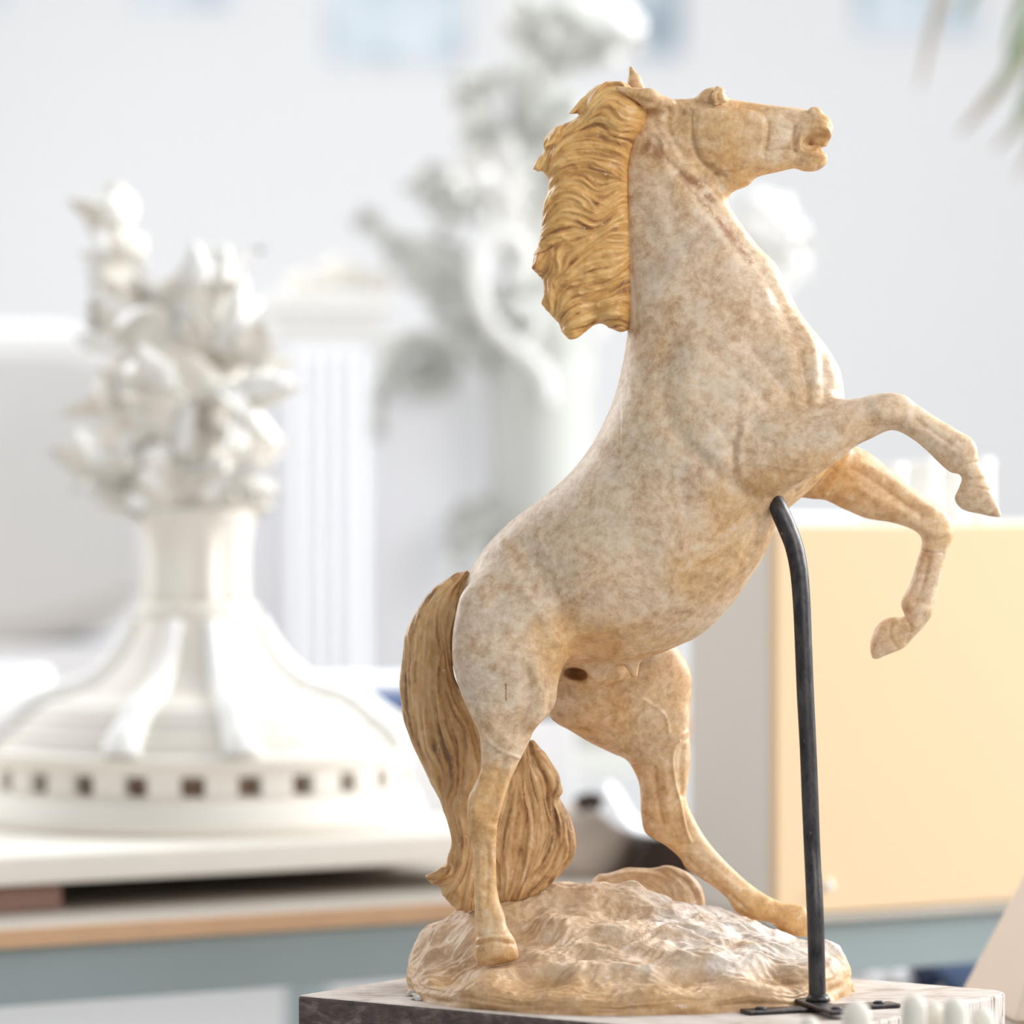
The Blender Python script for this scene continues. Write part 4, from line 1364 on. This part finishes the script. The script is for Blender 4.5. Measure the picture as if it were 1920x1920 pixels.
orn = thing('plaster_ornament', 'tall pale ornate plaster ornament with scrolls behind the horse', 'plaster ornament', (PX(1010, 0, YB)[0], YB, .95))
ox = PX(1010, 0, YB)[0]
bm = bmesh.new()
add_lathe(bm, [(.13, .95), (.13, 1.0), (.10, 1.03), (.084, 1.10), (.082, 1.24), (.084, 1.40), (.088, 1.52), (.095, 1.58), (.07, 1.64), (.06, 1.72), (.05, 1.9), (.045, 2.1), (.06, 2.14), (.04, 2.16)], 40, (ox, YB, 0))
bm_obj('shaft', bm, M_GREYP, orn, True)
for pts, r0, r1 in (([(955, 530), (985, 508), (985, 468), (955, 442), (920, 448), (900, 490), (900, 550), (920, 605), (960, 645), (1000, 675), (1025, 715), (1030, 755)], 15, 13), ([(950, 590), (975, 570), (1000, 580), (1005, 615), (985, 650)], 12, 9),
                    ([(1100, 640), (1130, 600), (1110, 560), (1080, 570)], 12, 9)):
    bm = bmesh.new()
    cp = crom([PX(a, b, YB - .10) for a, b in pts], 5)
    add_tube(bm, [tuple(p) for p in cp], [(r0 + (r1 - r0) * k / len(cp)) * 9e-4 for k in range(len(cp))], 12)
    bm_obj('scroll', bm, M_WHITE, orn, True)
clusters = [(820, 500, 80, 60, 50, 1), (870, 570, 70, 60, 50, 2), (900, 640, 50, 50, 40, 3), (800, 345, 26, 34, 24, 4), (845, 380, 45, 60, 36, 5), (890, 330, 40, 50, 36, 6), (890, 210, 48, 72, 40, 7), (900, 150, 50, 22, 34, 8), (960, 330, 55, 80, 40, 9),
            (1000, 40, 55, 55, 40, 10), (1090, 60, 90, 70, 50, 11), (1160, 60, 50, 60, 40, 12), (1000, 160, 45, 90, 36, 13), (950, 420, 60, 60, 40, 14), (900, 980, 68, 46, 40, 15), (860, 1020, 26, 60, 30, 16), (1060, 300, 60, 120, 40, 17),
            (700, 425, 26, 14, 14, 18), (740, 470, 30, 22, 18, 19), (1300, 330, 80, 50, 40, 20), (1440, 420, 66, 66, 45, 21), (1470, 480, 50, 70, 40, 22), (1400, 530, 60, 50, 40, 23), (1250, 450, 90, 60, 40, 24)]
white_ids = {6, 9, 12, 14, 20, 21, 22, 23, 24}
for (u, v_, a, b, c, sd) in clusters:
    bm = bmesh.new()
    blob(bm, u, v_, YB - .03, a * .88, b * .92, c, .22, sd)
    r = random.Random(sd)
    for k in range(7):
        an = r.uniform(0, 6.28)
        p = Vector(PX(u + a * .55 * math.cos(an), v_ + b * .55 * math.sin(an), YB - .05 - r.uniform(0, .03)))
        leaf(bm, p, Vector((math.cos(an), -.5, -math.sin(an))), Vector((math.sin(an), r.uniform(-.5, .5), math.cos(an))), r.uniform(22, 40) * 9.25e-4, r.uniform(9, 16) * 9.25e-4, r.uniform(-.4, .6), 5)
    bm_obj('leaf_cluster', bm, M_WHITE if sd in white_ids else M_GREYP, orn, True)
bm = bmesh.new()
for a, b, r_ in (((1010, 540), (1250, 450), 20), ((1250, 450), (1400, 470), 18), ((1010, 120), (1010, 420), 24), ((900, 960), (1010, 1000), 30), ((850, 560), (1010, 640), 26), ((700, 425), (790, 480), 10), ((860, 300), (960, 360), 20), ((800, 345), (850, 400), 14), ((900, 190), (960, 330), 18), ((1010, 60), (1150, 60), 22), ((1300, 340), (1260, 450), 20)):
    add_tube(bm, [PX(a[0], a[1], YB), PX((a[0] + b[0]) / 2, (a[1] + b[1]) / 2 - 6, YB), PX(b[0], b[1], YB)], [r_ * 9.25e-4] * 3, 12)
bm_obj('branch', bm, M_GREYP, orn, True)

# rear bench with everything standing far back
table((-1.3, 2.6), -.55, 3.2, 1.25, .95, 'rear workbench covered by plaster pieces far behind the horse', thick=.03, frame=M_GREYP)


def fb(o, a0, a1, b0, b1, z0, z1, mat, name, label, cat, bev=.004, group=None):
    bm = bmesh.new()
    fbox(bm, o, a0, a1, b0, b1, z0, z1)
    ob = bm_obj(name, bm, mat, None, bevel=bev, seg=3)
    return tag(ob, label, cat, group)


def pbox(u0, u1, v0, v1, y, dep, mat, name, label, cat, bev=.01, rot=0.0, seg=3):
    a = PX(u0, v0, y)
    b = PX(u1, v1, y)
    bm = bmesh.new()
    add_box(bm, ((a[0] + b[0]) / 2, y + dep / 2, (a[2] + b[2]) / 2), (b[0] - a[0], dep, a[2] - b[2]), rot)
    ob = bm_obj(name, bm, mat, None, bevel=bev, seg=seg, smooth=False)
    return tag(ob, label, cat)


# ------------------------------------------------------------------ pale orange cabinet
M_ORANGE = simple('pale_orange_laminate', lin(230, 200, 162), .5, .01, 4)
M_CABSIDE = simple('beige_laminate', lin(222, 214, 204), .6, .02, 4)
CO = (.308, .948)
cab = thing('cabinet', 'shallow cabinet with pale orange door on the right workbench', 'cabinet', frame_pt(CO, .26, .09, ZT))
bm = bmesh.new()
fbox(bm, CO, 0, .52, .019, .185, ZT, 1.329)
bm_obj('carcass', bm, M_CABSIDE, cab, bevel=.002)
bm = bmesh.new()
fbox(bm, CO, 0, .52, 0, .0185, ZT + .002, 1.327)
bm_obj('door_panel', bm, M_ORANGE, cab, bevel=.002)
bm = bmesh.new()
kp = Vector(PX(1557, 1660, 0))
# knob on the door front
tk = .073
kc = frame_pt(CO, .066, -.008, 0)
kz = 1.4 - (1660 - 870) * (4 + kc.y) / 8000
bmesh.ops.create_uvsphere(bm, u_segments=20, v_segments=12, radius=.0068, matrix=Matrix.Translation((kc.x, kc.y, kz)))
bm_obj('knob', bm, M_WHITE, cab, True)['label'] = 'small round white knob'

# white jars and a tray on the cabinet
jar_lab = ['leftmost white jar in the row on the orange cabinet', 'second white jar from the left on the orange cabinet', 'third white jar from the left on the orange cabinet', 'rightmost white jar in the row on the orange cabinet']
for i, (u, r_, h_) in enumerate(((1672, .017, .072), (1735, .018, .076), (1790, .017, .074), (1838, .016, .078))):
    bm = bmesh.new()
    yy = 1.20 + i * .024
    x_, _, _ = PX(u, 0, yy)
    add_lathe(bm, [(r_ * .82, 0), (r_ * .9, .004), (r_, h_ * .3), (r_, h_ * .86), (r_ * 1.08, h_ * .88), (r_ * 1.08, h_ * .95), (r_ * .95, h_), (r_ * .85, h_), (r_ * .82, h_ * .2), (.001, h_ * .15)], 28, (x_, yy, 1.329))
    o = bm_obj('plaster_jar', bm, M_WHITE, None, True)
    tag(o, jar_lab[i], 'jar', 'white jars on the cabinet')
bm = bmesh.new()
fbox(bm, CO, .02, .15, .05, .15, 1.329, 1.341)
tag(bm_obj('tray', bm, M_PAPER, None, bevel=.003), 'flat white tray at the left end of the cabinet top', 'tray')

# ------------------------------------------------------------------ things on the benches behind
# curled beige sheet and dark case between the hind legs
t = NT('beige_board')
M_BEIGE = simple('beige_card', lin(212, 198, 186), .8, .04, 8)
M_BROWNP = simple('brown_leather', lin(70, 54, 46), .5, .2, 15)


def sheet(name, pts, y0, y1, mat, th, label, cat, sk=0.0):
    bm = bmesh.new()
    P = [np.array(PX(a, b, (y0 + y1) / 2)) for a, b in pts]
    cp = crom(P, 6)
    A, B = [], []
    for k, c in enumerate(cp):
        A.append((bm.verts.new((c[0], y0, c[2])), bm.verts.new((c[0], y0, c[2] - th))))
        B.append((bm.verts.new((c[0] + sk, y1, c[2])), bm.verts.new((c[0] + sk, y1, c[2] - th))))
    for i in range(len(cp) - 1):
        bm.faces.new((A[i][0], A[i + 1][0], B[i + 1][0], B[i][0]))
        bm.faces.new((A[i][1], B[i][1], B[i + 1][1], A[i + 1][1]))
        bm.faces.new((A[i][0], A[i][1], A[i + 1][1], A[i + 1][0]))
        bm.faces.new((B[i][0], B[i + 1][0], B[i + 1][1], B[i][1]))
    bm.faces.new((A[0][0], B[0][0], B[0][1], A[0][1]))
    bm.faces.new((A[-1][0], A[-1][1], B[-1][1], B[-1][0]))
    return tag(bm_obj(name, bm, mat, None, True), label, cat)


# everything here rests on the long bench (z = ZT)
def bench_y(u, b):      # y of the bench point at column u, b metres behind the front edge
    x0, y0 = TO[0] + NX.x * b, TO[1] + NX.y * b
    k = (u - 960) / FPX
    tt_ = (k * (4 + y0) - x0) / (EX.x - k * EX.y)
    return y0 + EX.y * tt_


yb = bench_y(1240, .10)
bag = thing('leather_case', 'dark brown leather case behind the hind legs of the horse', 'case', PX(1260, 1680, yb))
bm = bmesh.new()
zb = ZT
sx = (4 + yb) / FPX
xx = lambda u: (u - 960) * sx
zz2 = lambda v_: 1.4 - (v_ - 870) * sx
prof2 = [(1150, 1668), (1178, 1630), (1215, 1580), (1250, 1566), (1300, 1578), (1360, 1596), (1410, 1618), (1432, 1645), (1432, 1672)]
A = [bm.verts.new((xx(u), yb, max(zz2(v_), zb))) for u, v_ in prof2]
B = [bm.verts.new((xx(u) - .02, yb + .16, max(zz2(v_) - .004, zb))) for u, v_ in prof2]
bm.faces.new(A)
bm.faces.new(list(reversed(B)))
for i in range(len(A)):
    j = (i + 1) % len(A)
    bm.faces.new((A[j], A[i], B[i], B[j]))
bm_obj('case_body', bm, M_BROWNP, bag, bevel=.006)
bm = bmesh.new()
for c_u in (1230, 1350):
    add_box(bm, (xx(c_u), yb - .002, zb + .03), (.012, .004, .05))
bm_obj('strap', bm, M_DARK, bag, bevel=.001)

sheet('paper_sheet', [(1132, 1488), (1150, 1508), (1166, 1536), (1186, 1560), (1230, 1568), (1300, 1572), (1370, 1590), (1440, 1622)], yb + .005, yb + .20, M_PAPER, .002, 'white paper sheet draped over the dark leather case', 'paper', .01).location.z += .009
# beige sack-like plaster piece, rounded front
bm = bmesh.new()
blob(bm, 1066, 1606, yb + .07, 122, 92, 60, .10, 5, px=6.6e-4)
for vt in bm.verts:
    vt.co.z = max(vt.co.z, ZT)
tag(bm_obj('clay_bag', bm, M_BEIGE, None, True), 'rounded beige clay bag between the tail and the hind leg', 'bag')
bm = bmesh.new()
pp = [PX(u, v_, yb + .01) for u, v_ in ((1082, 1512), (1095, 1504), (1110, 1501), (1128, 1508))]
add_tube(bm, [tuple(p) for p in crom(pp, 4)], .011, 10)
tag(bm_obj('brown_strap', bm, M_BROWNP, None, True), 'dark brown strap lying over the beige clay bag', 'strap')

# white sheets, blue folder stack right of the dome
y2 = bench_y(740, .86)
bm = bmesh.new()
s2 = (4 + y2) / FPX
x0, x1 = (560 - 960) * s2, (1060 - 960) * s2
M_BLUE = simple('blue_folder', lin(120, 142, 186), .6, .05, 8)
M_NAVY = simple('navy_folder', lin(46, 56, 84), .6, .05, 8)


def stack(z0, z1, mat, name, label, cat, da=0.0, x0=x0, x1=x1, y=None, dep=.26):
    bm = bmesh.new()
    y = y2 if y is None else y
    add_box(bm, ((x0 + x1) / 2 + da, y + dep / 2, (z0 + z1) / 2), (x1 - x0, dep, z1 - z0), .12)
    return tag(bm_obj(name, bm, mat, None, bevel=.002), label, cat)


z_ = lambda v_: 1.4 - (v_ - 870) * s2
stack(ZT, z_(1346), M_PAPER, 'white_box', 'white storage box under the blue folders right of the dome', 'box')
stack(z_(1346), z_(1324), M_NAVY, 'navy_folder', 'dark navy folder between the white box and blue folder', 'folder', .01)
stack(z_(1324), z_(1290), M_BLUE, 'blue_folder', 'light blue folder on the dark navy folder', 'folder', -.008)
stack(z_(1290), z_(1280), M_PAPER, 'paper_pad', 'white paper pad lying on the blue folder', 'paper', .0, x0 + .03, x1 - .02)

# tall bright panel, pilaster and capital behind the dome (rear bench, z=.95)
RB = 3.0
tag(pbox(430, 935, 640, 1300, RB + .22, .03, M_PAPER, 'whiteboard', 'large white panel standing on the rear workbench behind the pilaster', 'panel', .004), 'large white panel standing on the rear workbench behind the pilaster', 'panel').location.z = 0
sB = (4 + RB) / FPX
pil = thing('pilaster_model', 'white fluted plaster pilaster with capital between dome and ornament', 'plaster model', (PX(620, 0, RB)[0], RB, .95))
bm = bmesh.new()
zt_, zb_ = 1.4 - (640 - 870) * sB, .95
xc = PX(612, 0, RB)[0]
add_box(bm, (xc, RB + .06, (zt_ + zb_) / 2), (150 * sB, .10, zt_ - zb_))
for k in range(5):
    add_lathe(bm, [(.006, zb_ + .03), (.006, zt_ - .02)], 12, (xc + (k - 2) * .026, RB + .010, 0))
bm_obj('fluted_shaft', bm, M_PAPER, pil, bevel=.002)
bm = bmesh.new()
for (dz, w_, h_) in ((0, 190, 26), (26, 215, 30), (56, 245, 34)):
    add_box(bm, (xc, RB + .06, zt_ + (dz + h_ / 2) * sB), (w_ * sB, .10 + dz * 4e-4, h_ * sB))
bm_obj('capital', bm, M_WHITE, pil, bevel=.004)
bm = bmesh.new()
for k, (u, v_, a, b) in enumerate(((560, 530, 22, 12), (640, 515, 36, 18), (700, 530, 30, 14), (600, 536, 20, 10), (716, 548, 14, 14))):
    blob(bm, u, v_, RB + .06, a * 1.1, b * 1.6, 24, .25, 40 + k, px=sB, sub=3)
bm_obj('capital_ornament', bm, M_WHITE2, pil, True)
cor = thing('corbel_ornament', 'curled grey plaster corbel hanging on the white panel', 'plaster ornament', PX(770, 680, RB))
bm = bmesh.new()
cp = crom([PX(u, v_, RB + .17) for u, v_ in ((710, 745), (725, 690), (760, 640), (810, 640), (845, 670), (840, 715), (800, 735), (765, 715), (775, 685))], 5)
add_tube(bm, [tuple(p) for p in cp], [.022 - .010 * k / len(cp) for k in range(len(cp))], 12)
blob(bm, 735, 650, RB + .18, 30, 24, 24, .25, 61, px=sB, sub=3)
blob(bm, 800, 690, RB + .19, 34, 30, 24, .25, 62, px=sB, sub=3)
add_tube(bm, [PX(708, 740, RB + .19), PX(705, 780, RB + .19), PX(708, 820, RB + .19)], [.012, .01, .014], 10)
bm_obj('curl', bm, M_GREYP, cor, True)

# grey block at far left with rounded underside, white sheet under it, white lump at the left edge
YL = 3.3
sL = (4 + YL) / FPX
bm = bmesh.new()
blk = [(-260, 600), (120, 606), (200, 625), (250, 670), (275, 740), (278, 1090), (262, 1150), (200, 1180), (100, 1205), (0, 1222), (-260, 1230)]
A = [bm.verts.new(PX(u, v_, YL)) for u, v_ in blk]
B = [bm.verts.new((a.co.x * 1.0 - .03, YL + .5, a.co.z)) for a in A]
bm.faces.new(A)
bm.faces.new(list(reversed(B)))
for i in range(len(A)):
    j = (i + 1) % len(A)
    bm.faces.new((A[j], A[i], B[i], B[j]))
M_GREYL = simple('grey_fabric', lin(214, 212, 210), .9, .02, 5)
gb = thing('armchair_mould', 'large pale grey plaster mould with rounded underside at the far left', 'plaster mould', (PX(0, 1230, YL)[0], YL + .2, .95))
bm_obj('mould_shell', bm, M_GREYL, gb, bevel=.06)
bm = bmesh.new()
c = PX(-10, 1330, 1.55)
add_lathe(bm, [(.010, 0), (.06, .006), (.086, .07), (.094, .13), (.092, .21), (.084, .24), (.076, .238), (.078, .12), (.05, .035), (.001, .03)], 40, (-.735, 2.0, ZT))
tag(bm_obj('plaster_bowl', bm, M_PAPER, None, True), 'white plaster bowl at the left edge beside the domed model', 'bowl')
bm = bmesh.new()
x_a, _, z_t = PX(-160, 1206, YL + .02)
x_b = PX(258, 0, YL)[0]
add_box(bm, ((x_a + x_b) / 2, YL + .22, (z_t + .95) / 2), (x_b - x_a, .40, z_t - .95))
tag(bm_obj('white_carton', bm, M_PAPER, None, bevel=.006), 'white carton lying under the grey mould at the left', 'box')

# ------------------------------------------------------------------ drawings on the back wall
YW = 7.985
t = NT('pale_blue_drawing')
g = t.noise(t.coords((1, 1, 1)), 5.5, 3, .5)
c_ = t.ramp(g, [(.38, lin(168, 180, 190)), (.52, lin(216, 226, 233)), (.7, lin(230, 237, 242))])
M_DRAW = t.done(c_, .8, .2)
for (u0, u1, v0, v1, lb) in ((600, 880, -160, 128, 'pale blue drawing pinned to the wall above the pilaster'), (240, 445, -180, 26, 'pale blue drawing cut off by the upper edge, left of the other'), (-200, 18, -190, 24, 'pale blue drawing at the upper left corner of the wall'),
                             (1590, 1850, -160, 78, 'pale drawing on the wall above the horse muzzle at the right'), (1170, 1290, -100, 120, 'small pale sheet on the wall behind the top of the ornament')):
    a = PX(u0, v0, YW)
    b = PX(u1, v1, YW)
    o = thing('wall_drawing', lb, 'drawing', ((a[0] + b[0]) / 2, YW, b[2]), 'drawings pinned to the back wall')
    bm = bmesh.new()
    add_box(bm, ((a[0] + b[0]) / 2, YW + .009, (a[2] + b[2]) / 2), (b[0] - a[0], .008, a[2] - b[2]))
    bm_obj('backing_card', bm, M_PAPER, o)
    bm = bmesh.new()
    add_box(bm, ((a[0] + b[0]) / 2, YW + .003, (a[2] + b[2]) / 2), (b[0] - a[0] - .03, .003, a[2] - b[2] - .03))
    bm_obj('drawing_sheet', bm, M_DRAW, o)

# ------------------------------------------------------------------ palm at the upper right, in a pot out of the frame
M_LEAFG = simple('grey_green_leaf', lin(120, 136, 104), .6, .15, 20)
M_LEAFB = simple('dry_leaf', lin(168, 154, 136), .7, .1, 20)
palm = thing('potted_palm', 'drooping palm fronds hanging into the upper right corner', 'plant', (1.05, 2.6, 0))
bm = bmesh.new()
add_lathe(bm, [(.14, 0), (.18, .05), (.21, .36), (.23, .38), (.23, .42), (.20, .42), (.19, .37), (.001, .36)], 36, (1.05, 2.6, 0))
bm_obj('pot', bm, M_PINKWOOD, palm, True)
bm = bmesh.new()
add_tube(bm, [(1.05, 2.6, .37), (1.06, 2.6, 1.1), (1.03, 2.6, 2.1)], [.035, .03, .025], 12)
bm_obj('stem', bm, M_DARK, palm, True)
YP = 2.6
fr = [((2010, -60), (1930, 60), (1862, 190), 'g'), ((2010, -60), (1950, 120), (1895, 260), 'g'), ((2020, -60), (1900, 130), (1795, 255), 'b'), ((2020, -60), (1960, 160), (1862, 285), 'b'), ((2020, -40), (1985, 160), (1905, 340), 'b'), ((2000, -80), (1800, -60), (1722, 170), 'b'), ((2010, -60), (1930, -20), (1885, 110), 'g'), ((2000, -80), (1880, -90), (1800, 40), 'g')]
for k, (a, b, c, cc) in enumerate(fr):
    bm = bmesh.new()
    yo = YP - .05 + .02 * k
    cp = crom([PX(*a, YP), PX(*b, yo), PX(*c, yo)], 8)
    N_ = len(cp)
    rows = []
    for i, p in enumerate(cp):
        s_ = i / (N_ - 1)
        w_ = .011 * math.sin(math.pi * (.15 + .85 * s_)) + .001
        t_ = Vector(cp[min(i + 1, N_ - 1)]) - Vector(cp[max(i - 1, 0)])
        sd_ = t_.cross(Vector((0, 1, 0))).normalized()
        p = Vector(p)
        rows.append([bm.verts.new(p + sd_ * w_), bm.verts.new(p + Vector((0, -.003, 0))), bm.verts.new(p - sd_ * w_), bm.verts.new(p + Vector((0, .003, 0)))])
    for A, B in zip(rows[:-1], rows[1:]):
        for j in range(4):
            bm.faces.new((A[j], A[(j + 1) % 4], B[(j + 1) % 4], B[j]))
    bm_obj('frond', bm, M_LEAFG if cc == 'g' else M_LEAFB, palm, True)
bm = bmesh.new()
add_tube(bm, [(1.03, 2.6, 2.05), PX(2020, 60, YP), PX(2010, -60, YP)], [.02, .016, .014], 10)
bm_obj('crown_shaft', bm, M_LEAFB, palm, True)

# ------------------------------------------------------------------ cream pyramid right behind the plinth
YC = .36
M_CREAM = simple('smooth_cream', lin(226, 206, 186), .55, .015, 6)
pst = PX(2062, 1368, YC)
sC = (4 + YC) / FPX
bm = bmesh.new()
zb3 = .845
H3 = pst[2] - zb3
k_ = .37
half = H3 * .60
an0 = math.radians(-90 - 38)
apex = bm.verts.new(pst)
base = []
for k in range(4):
    a = an0 + k * math.pi / 2
    base.append(bm.verts.new((pst[0] + half * math.cos(a), pst[1] + half * math.sin(a), zb3)))
for k in range(4):
    bm.faces.new((base[k], base[(k + 1) % 4], apex))
bm.faces.new(list(reversed(base)))
tag(bm_obj('plaster_pyramid', bm, M_CREAM, None, bevel=.008, seg=3), 'smooth cream plaster pyramid behind the right end of the board', 'plaster pyramid')
st = thing('modelling_stool', 'small wooden stool under the cream pyramid', 'stool', (pst[0], YC, 0))
bm = bmesh.new()
add_lathe(bm, [(.17, zb3 - .03), (.175, zb3 - .015), (.17, zb3)], 32, (pst[0], YC, 0))
bm_obj('seat', bm, M_WOODTOP, st, True)
for k in range(3):
    a = k * 2.094 + .5
    bm = bmesh.new()
    add_tube(bm, [(pst[0] + .10 * math.cos(a), YC + .10 * math.sin(a), zb3 - .028), (pst[0] + .17 * math.cos(a), YC + .17 * math.sin(a), 0.0)], [.014, .012], 10)
    bm_obj('leg', bm, M_WOODTOP, st, True)

# ------------------------------------------------------------------ blurred plaster pegs in front of the board
M_PEG = simple('peg_plaster', lin(224, 218, 206), .7, .03, 20)
YF = -.46
sF = (4 + YF) / FPX
pegs = [(1518, 1906, 22), (1606, 1876, 32), (1714, 1865, 27), (1752, 1880, 24), (1790, 1871, 27), (1842, 1890, 25)]
plab = ['leftmost and lowest white plaster peg before the iron foot', 'wide white plaster peg just right of the iron rod', 'tallest white plaster peg in the foreground row', 'narrow white plaster peg between the tallest peg and its right neighbour', 'second white plaster peg from the right', 'rightmost white plaster peg near the board corner']
for i, (u, v_, r_) in enumerate(pegs):
    p = PX(u, v_, YF + .03 * (i % 2))
    R_ = r_ * sF
    bm = bmesh.new()
    pr = [(R_ * 1.15, 0), (R_ * 1.1, .01), (R_, .04)]
    Ht = p[2] - .80
    pr += [(R_ * (1.0 - .12 * q_), .04 + (Ht - .04 - R_) * q_) for q_ in (.3, .6, .85, 1)]
    pr += [(R_ * .88 * math.cos(a_), Ht - R_ + R_ * math.sin(a_)) for a_ in (.3, .6, .9, 1.2, 1.45)]
    add_lathe(bm, pr, 24, (p[0], p[1], .80))
    tag(bm_obj('plaster_peg', bm, M_PEG, None, True), plab[i], 'peg', 'plaster pegs in the foreground')
fs = thing('side_stand', 'small wooden stand under the foreground pegs', 'stand', (.33, YF, 0))
bm = bmesh.new()
add_box(bm, (.33, YF, .785), (.36, .22, .03))
bm_obj('shelf_top', bm, M_WOODTOP, fs, bevel=.003)
for sx_ in (-1, 1):
    for sy_ in (-1, 1):
        bm = bmesh.new()
        add_box(bm, (.33 + sx_ * .16, YF + sy_ * .09, .385), (.03, .03, .77))
        bm_obj('leg', bm, M_WOODTOP, fs, bevel=.002)

# ------------------------------------------------------------------ bundles on a low shelf under the right bench
sh = thing('low_shelf', 'low grey shelf standing behind under the right workbench', 'shelf', (.75, 1.62, 0))
bm = bmesh.new()
zs_ = 1.4 - (1880 - 870) * 5.6 / 8000
add_box(bm, (.72, 1.66, zs_ - .015), (.7, .26, .03))
bm_obj('shelf_board', bm, M_WOODTOP, sh, bevel=.002)
bm = bmesh.new()
for xx_ in (.385, 1.055):
    add_box(bm, (xx_, 1.66, (zs_ - .03) / 2), (.03, .24, zs_ - .03))
bm_obj('side_panel', bm, M_WOODTOP, sh, bevel=.002)
for k, (u, v_, a, b, m_, lb) in enumerate(((1672, 1838, 44, 40, M_PAPER, 'white cloth bundle under the right workbench'), (1733, 1832, 30, 44, M_NAVY, 'dark blue cloth bundle beside the white one'), (1800, 1812, 56, 66, M_BLUE, 'light blue cloth bundle under the right workbench near the pyramid'))):
    bm = bmesh.new()
    blob(bm, u, v_, 1.64, a, b, 60, .12, 80 + k, px=7e-4, sub=3)
    for vt in bm.verts:
        vt.co.z = max(vt.co.z, zs_)
    tag(bm_obj('cloth_bundle', bm, m_, None, True), lb, 'cloth')
